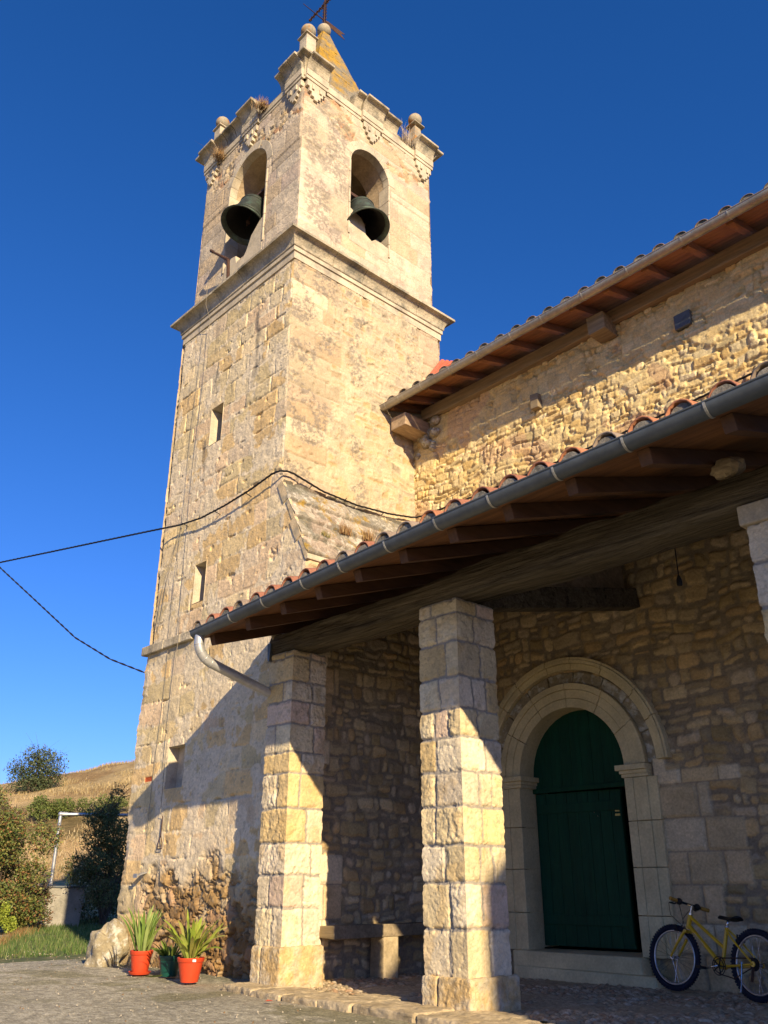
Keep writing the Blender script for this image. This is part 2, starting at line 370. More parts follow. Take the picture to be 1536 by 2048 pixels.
M['grip'] = mat('ochre_grip_rubber', base=(.35, .19, .03), rough=.7, bump=0)
M['rock'] = mat('lichened_boulder', base=(.33, .28, .18), rough=.95, nscale=22, namt=.25, nscale2=4, namt2=.25, bump=.8, bscale=22, bdist=.03, tint=(.52, .50, .42), tscale=9, tthr=(.50, .60))

# ------------------------------------------------------------------ stone colouring
PAL = [(.66, .51, .27), (.62, .44, .21), (.68, .54, .32), (.60, .48, .26), (.66, .49, .30), (.60, .43, .21), (.68, .56, .35), (.64, .51, .34), (.58, .47, .27)]
PALR = [(.70, .54, .25), (.66, .48, .20), (.72, .58, .30), (.58, .46, .23), (.70, .51, .22), (.64, .52, .28), (.74, .61, .34), (.64, .45, .18)]
PALP = [(.60, .49, .29), (.64, .54, .36), (.60, .45, .22), (.60, .46, .33), (.65, .56, .39), (.61, .50, .29), (.60, .51, .36), (.63, .53, .33)]
PALD = [(.50, .38, .20), (.42, .32, .16), (.54, .43, .25), (.40, .32, .19), (.50, .36, .18), (.46, .37, .24)]
MORT = (.60, .50, .33)
def block_h(d, j, amp, idr, lu, lv, x, y, seed, rough=.006, tilt=.03):
    h = amp*ss(0, 1, (d-j)/(.022))
    h = h+ss(0, .03, d)*((idr[..., 0]-.5)*amp*.8+(idr[..., 1]-.5)*tilt*lu+(idr[..., 2]-.5)*tilt*lv)
    h = h+(fbm(x*14, y*14, seed+5, 5, .6)-.5)*rough*2.4+(fbm(x*45, y*45, seed+6, 3, .6)-.5)*rough*1.0
    return h
def col_var(col, idr, x, y, seed, a=.12):
    k = 1+(idr[..., 1]-.5)*a*2+(fbm(x*5, y*5, seed+31)-.5)*.25
    return col*k[..., None]

TZS = [-.3]
_r = np.random.RandomState(5)
while TZS[-1] < 14: TZS.append(TZS[-1]+_r.uniform(.24, .35))
TZS = np.array(TZS)
def south_fn(x, z, xr=.546):
    """tower south wall in world x, z"""
    sx = x+3.034
    wx = sx+(fbm(sx*3, z*3, 1)-.5)*.07+(fbm(sx*14, z*14, 2)-.5)*.025; wz = z+(fbm(sx*2.2, z*2.2, 3)-.5)*.07+(fbm(sx*12, z*12, 4)-.5)*.025
    wx = np.clip(wx, 0.001, 3.58)
    low = z < 4
    d, idr, lu, lv = ashlar(wx, wz, 3.034+.546, TZS, 3, .30, .75, cr=21)
    j = .006
    gap = ss(.62, .74, fbm(sx*5, z*5, 9))
    mort_rec = ss(.5, .62, fbm(sx*1.6, z*1.6, 12))          # areas where the joints are deep
    h = block_h(d, j, .004+.009*mort_rec, idr, lu, lv, sx, z, 7, .0035, .022)
    h = h-ss(.014, .003, d)*gap*.05-ss(.76, .80, fbm(sx*7, z*9, 19, 3))*.02
    c = col_var(pick(PAL, idr[..., 2]), idr, sx, z, 40)
    c = mixc(c, MORT, ss(.012, .004, d)*.6)
    # lime smears over joints and stones
    pl = fbm(sx*2.4+4, z*1.9, 51, 5, .62); thr = .56-.10*ss(4.2, 3.4, z)*ss(.9, 1.4, sx)-.03*ss(.02, .0, d-.03)
    edge = fbm(sx*9, z*9, 53, 4)
    pm = ss(-.02, .02, pl+(edge-.5)*.16-thr+.05*ss(.05, .01, d))
    pc = mixc(np.ones(sx.shape+(3,))*np.array((.66, .55, .36)), (.67, .58, .43), fbm(sx*3, z*3, 55))
    c = c*(1-pm[..., None]*.85)+pc*pm[..., None]*.85
    h = h*(1-pm*.55)+pm*(.005+(fbm(sx*18, z*18, 57, 4, .65)-.5)*.012)
    # eroded base
    em = ss(1.25, .95, z+(fbm(sx*2, z*2, 60)-.5)*.7)*ss(.35, .75, sx+(fbm(sx*3, z*3, 61)-.5)*.5)
    e, ir, ou, ov = vor(sx*5.0+(fbm(sx*6, z*6, 62, 5, .62)-.5)*2.2, z*6.8+(fbm(sx*6, z*6, 63, 5, .62)-.5)*2.2, 64)
    rh = ss(.02, .12, e)*.035+(ir[..., 0]-.5)*.07+ou*(ir[..., 1]-.5)*.05+(fbm(sx*16, z*16, 66, 4, .65)-.5)*.03-.05
    rc = mixc(pick([(.38, .25, .11), (.31, .20, .085), (.43, .31, .17), (.48, .37, .22), (.27, .175, .08), (.42, .27, .15)], ir[..., 2]), (.24, .16, .09), ss(.06, .0, e))
    h = h*(1-em)+rh*em; c = c*(1-em[..., None])+rc*em[..., None]
    # damp brown foot
    dm = ss(.9, .2, z+(fbm(sx*2, z*2, 70)-.5)*.9)*.55
    c = mixc(c, c*np.array((.66, .55, .42)), dm)
    # black run-off streaks
    st = ss(.10, .0, abs(sx-1.06+.05*np.sin(z*3)+(fbm(z*2, sx*0+3, 71)-.5)*.2))*ss(6.2, 7.0, z)*ss(9.4, 8.6, z)*ss(.42, .6, fbm(sx*9, z*3, 72))
    st2 = ss(.11, 0, abs(sx-2.25+(fbm(z*2, sx*0+7, 73)-.5)*.3))*ss(7.5, 7.8, z)*ss(9.3, 8.7, z)*ss(.45, .62, fbm(sx*10, z*3, 74))
    st3 = ss(.28, 0, 9.3-z)*ss(.5, .7, fbm(sx*4, z*6, 75))*.6+ss(.35, 0, 3.95-z)*ss(3.97, 3.9, z)*ss(.45, .6, fbm(sx*4, z*5, 78))*.7
    c = mixc(c, (.13, .12, .10), np.clip(st*.8+st2*.7+st3*.6, 0, .85))
    # speckle lichen
    c = mixc(c, (.28, .25, .19), ss(.60, .72, fbm(sx*26, z*26, 76, 3, .7))*.45)
    h = h+np.where(low, .03, 0)
    # stray brick
    bk = (abs(x+2.66) < .09) & (abs(z-2.19) < .035)
    c = np.where(bk[..., None], np.array((.42, .09, .03)), c); h = np.where(bk, h-.012, h)
    return h, c
def rubble_field(x, z, sx, sz, seed, big=.22, warp=.9):
    a = x*sx+(fbm(x*4, z*4, seed+1)-.5)*warp+(fbm(x*22, z*22, seed+11)-.5)*warp*.3; b = z*sz+(fbm(x*4, z*4, seed+2)-.5)*warp+(fbm(x*22, z*22, seed+12)-.5)*warp*.3
    e, ir, ou, ov = vor(a, b, seed)
    e2, ir2, ou2, ov2 = vor(a*.42, b*.5, seed+3)
    bigm = ir2[..., 0] < big
    E = np.where(bigm, e2*1.7/sx, np.minimum(e/sx, np.where(e2*1.7/sx < .06, e2*1.7/sx+.004, 9)*1.0+.0))
    I = np.where(bigm[..., None], ir2, ir)
    OU = np.where(bigm, ou2/sx, ou/sx); OV = np.where(bigm, ov2/sz, ov/sz)
    return E, I, OU, OV
def east_fn(y, z, seed=200):
    d, idr, lu, lv = ashlar(np.clip(y+(fbm(y*4, z*4, 201)-.5)*.03, .001, 3.04), z+(fbm(y*4, z*4, 202)-.5)*.03, 3.05, TZS, 31, .45, .95, cl=21)
    E, I, OU, OV = coursed(y, z, 210, .08, .17, .10, .34, .05, .03)
    row = np.searchsorted(TZS, z)
    lim = .62+.30*np.random.RandomState(8).rand(200)[row % 200]; lim2 = 2.48+.2*np.random.RandomState(9).rand(200)[row % 200]
    q = np.clip(ss(-.03, .0, lim-y+(fbm(y*12, z*12, 203)-.5)*.05)+ss(-.03, .0, y-lim2+(fbm(y*12, z*12, 204)-.5)*.05), 0, 1)
    hq = block_h(d, .005, .011, idr, lu, lv, y, z, 205, .006, .03)
    cq = col_var(pick([(.50, .39, .25), (.44, .33, .20), (.54, .44, .29), (.47, .36, .24), (.42, .34, .22)], idr[..., 2]), idr, y, z, 206)
    cq = mixc(cq, (.33, .27, .18), ss(.013, .003, d)*.7)
    hr = ss(.0, .02, E)*.012+(I[..., 0]-.5)*.014+OU*(I[..., 1]-.5)*.14+(fbm(y*20, z*20, 215, 4, .65)-.5)*.014
    cr = col_var(pick([(.46, .36, .22), (.42, .32, .19), (.50, .40, .26), (.35, .29, .20), (.46, .33, .17)], I[..., 2]), I, y, z, 216)
    pm = ss(.48, .58, fbm(y*4, z*4, 220, 5, .6)); pm = np.maximum(pm, ss(.03, .012, E))
    cr = mixc(cr, (.50, .42, .28), pm*.7); hr = hr*(1-pm*.6)+pm*(.018+(fbm(y*16, z*16, 221, 5, .65)-.5)*.018)
    h = hq*q+hr*(1-q); c = cq*q[..., None]+cr*(1-q[..., None])
    # grey lichen: strong on the corner quoins and in runs
    lm = ss(.44, .60, fbm(y*3.2, z*3.2, 230, 3))*ss(.42, .60, fbm(y*24, z*24, 231, 4, .75))
    s = np.clip(ss(1.0, .2, y)*.95+ss(.22, .0, abs(y-1.25+(fbm(z, y*0, 232)-.5)*.4))*.7+ss(.16, .0, abs(y-2.35))*.7*ss(6.5, 7.5, z)+.18, 0, 1)
    c = mixc(c, (.20, .175, .14), np.clip(lm*s*1.5, 0, .75))
    c = mixc(c, (.50, .34, .15), ss(.6, .75, fbm(y*3, z*4, 236, 4))*ss(7.0, 5.6, z)*.5)
    # pock marks
    h = h-ss(.70, .8, fbm(y*9, z*9, 234, 3))*.02
    return h, c

# ------------------------------------------------------------------ bell tower
tower = empty('bell_tower', (-1.5, 1.5, 0), 'tall square stone bell tower with pointed mossy spire and two arched belfry openings', 'bell tower')
def nz(s, a=.012): return lambda v: (fbm(v*5, v*0+s, s)-.5)*a*2-.3*a+(fbm(v*30, v*0+s, s+1)-.5)*a
zero = lambda v: v*0
W_, D_ = 3.034, 3.05
slits = [(-1.93, -1.60, 6.93, 7.56), (-1.985, -1.69, 4.48, 5.05)]
recess = (-2.2, -1.78, 2.03, 2.56)
ZJ = 5.67
low_off = lambda v: np.where(v-.15 < 3.98, .085, 0.)+.02*ss(1.0, .2, v-.15)
def shole(cx, cz):
    m = np.zeros(cx.shape, bool)
    for x0, x1, z0, z1 in slits+[recess]: m |= (cx > x0) & (cx < x1) & (cz > z0) & (cz < z1)
    m |= (cx > -.004) & (cz > 5.655-(1.10/.56)*(cx+.0))
    return m
sn = [s-(-W_) for q in slits+[recess] for s in q[:2]]; snz = [s for q in slits+[recess] for s in q[2:]]
nSE = nz(301, .010)
patch('south_wall', tower, M['stone'], (-W_, 0, -.15), (1, 0, 0), (0, 0, 1), (0, -1, 0), W_+.546, ZJ+.15, .0125,
      lambda u, v: south_fn(u-W_, v-.15), hole=lambda u, v: shole(u-W_, v-.15), snapu=sn, snapv=[s+.15 for s in snz],
      eL=((-1, 0, 0), lambda v: low_off(v)+nz(310, .02)(v), lambda v: np.where(v-.15 < 4, .03, 0)+nz(310, .02)(v)), eR=((1, 0, 0), nz(311), nz(311)))
patch('south_wall', tower, M['stone'], (-W_, 0, ZJ), (1, 0, 0), (0, 0, 1), (0, -1, 0), W_, 9.46-ZJ, .0125,
      lambda u, v: south_fn(u-W_, v+ZJ), hole=lambda u, v: shole(u-W_, v+ZJ), snapu=sn[:2], snapv=[s-ZJ for s in snz[:2]],
      eL=((-1, 0, 0), lambda v: nz(310, .02)(v+ZJ+.15), lambda v: nz(310, .02)(v+ZJ+.15)), eR=((1, 0, 0), nSE, nSE))
patch('east_wall', tower, M['stone'], (0, 0, 4.2), (0, 1, 0), (0, 0, 1), (1, 0, 0), D_, 9.46-4.2, .0135,
      lambda u, v: east_fn(u, v+4.2), eL=((0, -1, 0), lambda v: nSE(v-(ZJ-4.2)), lambda v: nSE(v-(ZJ-4.2))), eR=((0, 1, 0), nz(312), nz(312)))
patch('west_wall', tower, M['stone'], (-W_-.06, 0, -.15), (0, 1, 0), (0, 0, 1), (-1, 0, 0), D_, 9.6, .03, lambda u, v: east_fn(u+5, v-.15))
patch('north_wall', tower, M['stone'], (-W_-.06, D_, -.15), (1, 0, 0), (0, 0, 1), (0, 1, 0), W_+.06, 9.6, .03, lambda u, v: east_fn(u+9, v-.15))
# window slits
for k, (x0, x1, z0, z1) in enumerate(slits+[recess]):
    b = MB(); dp = .34 if k < 2 else .12; y0 = -.012 if k < 2 else -.035
    b.add([(x0, y0, z0), (x0, dp, z0+.03), (x0, dp, z1), (x0, y0, z1)], [(0, 1, 2, 3)])
    b.add([(x1, y0, z0), (x1, dp, z0+.03), (x1, dp, z1), (x1, y0, z1)], [(3, 2, 1, 0)])
    b.add([(x0, y0, z1), (x1, y0, z1), (x1, dp, z1), (x0, dp, z1)], [(0, 1, 2, 3)])
    b.add([(x0, y0, z0), (x1, y0, z0), (x1, dp, z0+.03), (x0, dp, z0+.03)], [(0, 1, 2, 3)])
    if k == 2: b.add([(x0, dp, z0), (x1, dp, z0), (x1, dp, z1), (x0, dp, z1)], [(0, 1, 2, 3)])
    o = b.build('window_slit' if k < 2 else 'blind_window', M['trim'], tower)
    if k < 2:
        b = MB(); b.box(((x0+x1)/2, dp+.02, (z0+z1)/2), (x1-x0+.1, .03, z1-z0+.1)); b.build('window_back', M['dark'], o)
M['slope_trim'] = mat('mellow_edge_stone', base=(.55, .43, .26), rough=.93, spec=.12, nscale=40, namt=.2, nscale2=6, namt2=.25, bump=.6, bscale=45, bdist=.01, tint=(.30, .27, .20), tscale=5, tthr=(.48, .62))
# buttress against the east face
def porchwall_fn(x, z, seed=400, qmask=None):
    E, I, OU, OV = coursed(x, z, seed, .085, .175, .10, .30, .05, .045)
    j = .006+.020*ss(.3, .7, fbm(x*5, z*5, seed+9))
    d = E-j
    h = ss(0, .026, d)*.022+ss(0, .01, d)*((I[..., 0]-.5)*.022+OU*(I[..., 1]-.5)*.14+OV*(I[..., 2]-.5)*.12)+(fbm(x*16, z*16, seed+20, 5, .62)-.5)*.016
    c = col_var(pick(PALD, I[..., 2]), I, x, z, seed+21, .2)
    mo = ss(.005, -.003, d)*(1-.5*ss(.5, .7, fbm(x*9, z*9, seed+33)))
    mc = np.array((.26, .215, .15)); c = mixc(c, mc, mo)
    if qmask is not None:
        qm, zs, w, x0, s2 = qmask(x, z)
        dd, idr, lu, lv = ashlar(np.clip(x-x0, .001, w-.001)+(fbm(x*5, z*5, s2)-.5)*.02, z+(fbm(x*5, z*5, s2+1)-.5)*.02, w, zs, s2, .28, .6)
        hb = block_h(dd, .008, .02, idr, lu, lv, x, z, s2+3, .004, .02)+.01
        cb = col_var(pick([(.58, .46, .27), (.62, .52, .34), (.56, .43, .25), (.62, .53, .36)], idr[..., 2]), idr, x, z, s2+4)
        cb = mixc(cb, mc*1.25, ss(.012, .004, dd))
        h = h*(1-qm)+hb*qm; c = c*(1-qm[..., None])+cb*qm[..., None]
    return h, c
BT = .546
def bq(x, z):
    row = np.searchsorted(TZS, z); lim = .25+.45*np.random.RandomState(3).rand(200)[row % 200]
    return ss(-.01, .01, lim-x), TZS, 1.2, 0, 431
patch('buttress', tower, M['rubble'], (BT, 0, -.1), (0, 1, 0), (0, 0, 1), (1, 0, 0), 2.42, 4.66, .013,
      lambda u, v: porchwall_fn(u, v-.1, 400, bq), eL=((0, -1, 0), nz(311), nz(311)))
sl = math.hypot(.57, 1.13)
def slab_fn(u, v):
    nrow = 4.0; rr = v/sl*nrow; ri = np.floor(rr); fr = rr-ri
    uu = u+(ri*.37)+(fbm(u*3, v*3, 440)-.5)*.05; k = np.floor(uu/.55); fk = uu/.55-k
    e = np.minimum(np.minimum(fk, 1-fk)*.55, np.minimum(fr, 1-fr)*sl/nrow)
    h = .045*(1-fr)*ss(0, .02, e)+(fbm(u*12, v*12, 441, 5, .65)-.5)*.035
    rnd = np.random.RandomState(44).rand(64, 64)[(ri.astype(int)) % 64, (k.astype(int)) % 64]
    c = pick([(.30, .27, .21), (.36, .31, .24), (.24, .22, .18), (.32, .26, .20)], rnd)*(1+(fbm(u*5, v*5, 442)-.5)*.5)[..., None]
    c = mixc(c, (.10, .09, .07), ss(.015, .0, e)*.8); c = mixc(c, (.52, .48, .40), ss(.55, .68, fbm(u*16, v*16, 446, 4, .7))*.6); c = mixc(c, (.12, .12, .09), ss(.52, .66, fbm(u*6, v*6, 447, 4))*.6)
    return h, c
ux = Vector((-.57, 0, 1.13)).normalized(); nx_ = Vector((1.13, 0, .57)).normalized()
patch('buttress_slope', tower, M['slab'], (.59, -.02, 4.53), (0, 1, 0), tuple(ux), tuple(nx_), 2.43, sl+.02, .013, slab_fn)
b = MB()
for k in range(4):       # cheek stones closing the edge of the slope
    q0, q1 = k/4+.004, (k+1)/4-.004; P_ = [Vector((.60, 0, 4.50)).lerp(Vector((.0, 0, 5.70)), q) for q in (q0, q1)]; dn = Vector((-.885, 0, -.465))*(.06+.05*(k % 2)); up_n = Vector((.885, 0, .465))*.012
    b.add([Vector((p.x, y, p.z))+o_ for y in (-.016-.003*(k % 2), .03) for p, o_ in ((P_[0], up_n), (P_[1], up_n), (P_[1], dn), (P_[0], dn))], [(0, 1, 2, 3), (7, 6, 5, 4), (0, 4, 5, 1), (1, 5, 6, 2), (2, 6, 7, 3), (3, 7, 4, 0)])
b.build('slope_edge', M['slope_trim'], tower, bevel=.006)
b = MB(); b.box((.575, 1.2, 4.50), (.06, 2.43, .07)); b.build('buttress_ledge', M['trim'], tower, bevel=.008)
# string course
b = MB()
x = -W_-.12
for w in (.62, .45, .30): b.box((x+w/2, -.045, 4.0), (w-.006, .10, .125+random.Random(int(w*100)).uniform(-.004, .004))); x += w
b.box((-W_-.08, 1.5, 4.0), (.085, 3.0, .12))
b.build('string_course', M['cornice'], tower, bevel=.012)
# ---- mitred profile sweep round a rectangle or along a side
def sweep(mb, prof, x0, y0, x1, y1, sides='SENW'):
    P = {'S': ((x0, y0), (x1, y0), (0, -1), (1, 0)), 'E': ((x1, y0), (x1, y1), (1, 0), (0, 1)), 'N': ((x1, y1), (x0, y1), (0, 1), (-1, 0)), 'W': ((x0, y1), (x0, y0), (-1, 0), (0, -1))}
    for s in sides:
        a, c, n, t = P[s]; V = []
        for o, z in prof: V.append((a[0]+n[0]*o-t[0]*o, a[1]+n[1]*o-t[1]*o, z))
        for o, z in prof: V.append((c[0]+n[0]*o+t[0]*o, c[1]+n[1]*o+t[1]*o, z))
        k = len(prof)
        mb.add(V, [(i, i+k, i+k+1, i+1) for i in range(k-1)])
def seg(mb, prof, side, a, c, plane, m0=0, m1=0, jz=0):
    """a piece of cornice along one side with closed ends; m0/m1 = mitre at that end"""
    V = []
    for t, m in ((a, -m0), (c, m1)):
        for o, z in prof:
            tt = t+m*o
            if side == 'S': V.append((tt, plane-o, z+jz))
            else: V.append((plane+o, tt, z+jz))
    k = len(prof)
    mb.add(V, [(i, i+k, i+k+1, i+1) for i in range(k-1)]+[tuple(range(k)), tuple(range(2*k-1, k-1, -1))]+[(0, k-1, 2*k-1, k)])
arc = lambda o0, z0, o1, z1, n, b: [(o0+(o1-o0)*(i/n)**b, z0+(z1-z0)*i/n) for i in range(n+1)]
mp = [(-.05, 9.28), (.022, 9.28), (.022, 9.40), (.045, 9.405), (.045, 9.475)]
cp = [(-.05, 9.47), (.05, 9.475), (.062, 9.485)]+[(.062+.125*(1-math.cos(i*math.pi/12)), 9.488+.165*math.sin(i*math.pi/12)) for i in range(1, 7)]+[(.20, 9.655), (.20, 9.695), (-.12, 9.79)]
b = MB(); sweep(b, mp, -W_, 0, 0, D_); b.build('fascia', M['trim'], tower)
b = MB(); rg = random.Random(4)
for side, L in (('S', (-W_, 0)), ('E', (0, D_))):
    n = 5; e = [L[0]+(L[1]-L[0])*i/n+(rg.uniform(-.1, .1) if 0 < i < n else 0) for i in range(n+1)]
    for i in range(n):
        seg(b, cp, side, e[i]+(.004 if i else 0), e[i+1]-(.004 if i < n-1 else 0), 0, 1 if i == 0 else 0, 1 if i == n-1 else 0, rg.uniform(-.007, .007) if 0 < i < n-1 else 0)
sweep(b, cp, -W_, 0, 0, D_, 'NW')
b.build('cornice', M['cornice'], tower)
b = MB(); b.box((-W_/2, D_/2, 9.6), (W_+.05, D_+.05, .2)); b.build('belfry_floor', M['cornice'], tower)
# ---- belfry
IN = .07; BX0, BX1, BY0, BY1 = -W_+IN, -IN, IN, D_-IN; BZ0, BZ1 = 9.72, 13.22
AS = (-1.535, .55, 11.93, 10.28); AE = (1.51, .43, 11.98, 10.45)   # centre, radius, spring, sill
def belfry_fn(t, z, seed, tc, r, zs, zb):
    """t runs from the SE corner; ashlar piers, rubble above the arch"""
    d, idr, lu, lv = ashlar(np.clip(t+(fbm(t*3, z*3, seed)-.5)*.03, .001, 2.89), z+(fbm(t*3, z*3, seed+1)-.5)*.03, 2.9, TZS[::1], seed, .4, .85, cl=77)
    h = block_h(d, .003, .006, idr, lu, lv, t, z, seed+2, .004, .01)
    c = col_var(pick([(.52, .43, .31), (.50, .39, .25), (.50, .40, .30), (.55, .46, .33), (.47, .38, .26)], idr[..., 2]), idr, t, z, seed+3, .08)
    c = mixc(c, (.36, .29, .20), ss(.008, .002, d)*.6)
    rm = ss(12.25, 12.4, z)*ss(.48, .60, fbm(t*2.3, z*2.3, seed+5, 3)+.08*ss(.25, 0, abs(np.hypot(t-tc, z-zs)-r-.28)))
    E, I, OU, OV = rubble_field(t, z, 8, 10, seed+7, .1)
    rh = ss(0, .02, E)*.010+(I[..., 0]-.5)*.022+OU*(I[..., 1]-.5)*.3-.012+(fbm(t*16, z*16, seed+8, 5, .66)-.5)*.03
    rc = pick([(.46, .36, .22), (.40, .30, .17), (.50, .40, .26), (.42, .25, .14), (.52, .44, .31)], I[..., 2])
    h = h*(1-rm)+rh*rm; c = c*(1-rm[..., None])+rc*rm[..., None]
    h = h+np.where(z > 11.76, .016, 0)
    return h, c
def bel_s(u, v):
    z = v+BZ0; h, c = belfry_fn(BX1-(u+BX0), z, 500, BX1-AS[0], AS[1], AS[2], AS[3]); return h, mixc(c, (.27, .25, .21), ss(.5, .7, fbm(u*3, z*3, 520))*.35)
def bel_e(u, v):
    z = v+BZ0; h, c = belfry_fn(u, z, 540, AE[0]-BY0, AE[1], AE[2], AE[3])
    lm = ss(.42, .58, fbm(u*2.4, z*2.4, 560, 3)+.06*ss(1.0, .3, u))*ss(.38, .60, fbm(u*22, z*22, 561, 4, .75))
    return h, mixc(c, (.21, .185, .15), np.clip(lm*1.2, 0, .7)*(.35+.65*ss(1.3, .7, u)))
def ahole(tc, r, zs, zb): return lambda t, z: ((abs(t-tc) < r) & (z > zb) & (z < zs)) | ((np.hypot(t-tc, z-zs) < r+.02) & (z >= zs))
hS = ahole(*AS); hE = ahole(*AE)
patch('belfry_wall', tower, M['stone'], (BX0, BY0, BZ0), (1, 0, 0), (0, 0, 1), (0, -1, 0), BX1-BX0, BZ1-BZ0, .0145, bel_s,
      hole=lambda u, v: hS(u+BX0, v+BZ0), snapu=[AS[0]-AS[1]-BX0, AS[0]+AS[1]-BX0], snapv=[AS[3]-BZ0],
      eL=((-1, 0, 0), nz(331), nz(331)), eR=((1, 0, 0), nz(330), nz(330)))
patch('belfry_wall', tower, M['stone'], (BX1, BY0, BZ0), (0, 1, 0), (0, 0, 1), (1, 0, 0), BY1-BY0, BZ1-BZ0, .0145, bel_e,
      hole=lambda u, v: hE(u+BY0, v+BZ0), snapu=[AE[0]-AE[1]-BY0, AE[0]+AE[1]-BY0], snapv=[AE[3]-BZ0],
      eL=((0, -1, 0), nz(330), nz(330)), eR=((0, 1, 0), nz(333, .016), nz(333, .016)))
def arch_wall(mb, O, U, N, w, z0, z1, tc, r, zs, zb, depth, n=20):
    """plain wall of given thickness with one arched opening"""
    O = Vector(O); U = Vector(U); N = Vector(N)
    out = [(tc-r, zb), (tc-r, zs)]+[(tc-r*math.cos(math.pi*i/n), zs+r*math.sin(math.pi*i/n)) for i in range(1, n)]+[(tc+r, zs), (tc+r, zb)]
    for k, dd in ((0, 0), (1, depth)):
        P = lambda a, z: O+U*a+Vector((0, 0, z))+N*dd
        mb.add([P(0, z0), P(tc-r, z0), P(tc-r, z1), P(0, z1)], [(0, 1, 2, 3)])
        mb.add([P(tc+r, z0), P(w, z0), P(w, z1), P(tc+r, z1)], [(0, 1, 2, 3)])
        mb.add([P(tc-r, z0), P(tc+r, z0), P(tc+r, zb), P(tc-r, zb)], [(0, 1, 2, 3)])
        top = [q for q in out[1:-1]]
        for i in range(len(top)-1):
            mb.add([P(*top[i]), P(*top[i+1]), P(top[i+1][0], z1), P(top[i][0], z1)], [(0, 1, 2, 3)])
    for i in range(len(out)-1):
        a, c = out[i], out[i+1]
        mb.add([O+U*a[0]+Vector((0, 0, a[1])), O+U*c[0]+Vector((0, 0, c[1])), O+U*c[0]+Vector((0, 0, c[1]))+N*depth, O+U*a[0]+Vector((0, 0, a[1]))+N*depth], [(0, 1, 2, 3)])
    a, c = out[0], out[-1]
    mb.add([O+U*a[0]+Vector((0, 0, a[1])), O+U*c[0]+Vector((0, 0, c[1])), O+U*c[0]+Vector((0, 0, c[1]))+N*depth, O+U*a[0]+Vector((0, 0, a[1]))+N*depth], [(0, 1, 2, 3)])
M['inner'] = mat('belfry_inner_stone', base=(.42, .32, .20), rough=.95, spec=.1, nscale=30, namt=.2, nscale2=3, namt2=.3, bump=.6, bscale=30, bdist=.012)
th = .5
b = MB(); arch_wall(b, (BX0, BY0+.03, 0), (1, 0, 0), (0, 1, 0), BX1-BX0-.03, BZ0, 13.0, AS[0]-BX0, AS[1], AS[2], AS[3], th); b.build('belfry_lining', M['inner'], tower)
b = MB(); arch_wall(b, (BX1-.03, BY0, 0), (0, 1, 0), (-1, 0, 0), BY1-BY0, BZ0, 13.0, AE[0]-BY0, AE[1], AE[2], AE[3], th); b.build('belfry_lining', M['inner'], tower)
b = MB(); arch_wall(b, (BX0, BY1, 0), (1, 0, 0), (0, -1, 0), BX1-BX0, BZ0, BZ1, AS[0]-BX0+.1, .55, AS[2], 10.2, th); b.build('belfry_wall', M['inner'], tower)
b = MB(); arch_wall(b, (BX0, BY0, 0), (0, 1, 0), (1, 0, 0), BY1-BY0, BZ0, BZ1, AE[0]-BY0, .43, AE[2], 10.4, th); b.build('belfry_wall', M['inner'], tower)
b = MB(); b.box((-W_/2, D_/2, 13.12), (BX1-BX0-.1, BY1-BY0-.1, .2)); b.build('belfry_ceiling', M['inner'], tower)
# arch surrounds (separate voussoirs) and jamb blocks
def arch_ring(mb, O, U, N, tc, zs, r0, r1, n, d0, d1, gap=.004, a0=0, a1=math.pi, seed=0, zscale=1.0):
    O = Vector(O); U = Vector(U); N = Vector(N); rg = random.Random(seed)
    cuts = [a0+(a1-a0)*(i+(rg.uniform(-.12, .12) if 0 < i < n else 0))/n for i in range(n+1)]
    for i in range(n):
        A, B = cuts[i]+gap/r0/2, cuts[i+1]-gap/r0/2; m = 6
        pr = [d1+rg.uniform(-.004, .004)]
        V = []
        for j in range(m+1):
            a = A+(B-A)*j/m
            for rr, dd in ((r0, d0), (r0, pr[0]), (r1, pr[0]), (r1, d0)):
                V.append(O+U*(tc-rr*math.cos(a))+Vector((0, 0, zs+zscale*rr*math.sin(a)))+N*dd)
        F = [(j*4+k, j*4+(k+1) % 4, (j+1)*4+(k+1) % 4, (j+1)*4+k) for j in range(m) for k in range(4)]+[(0, 3, 2, 1), (m*4, m*4+1, m*4+2, m*4+3)]
        mb.add(V, F)
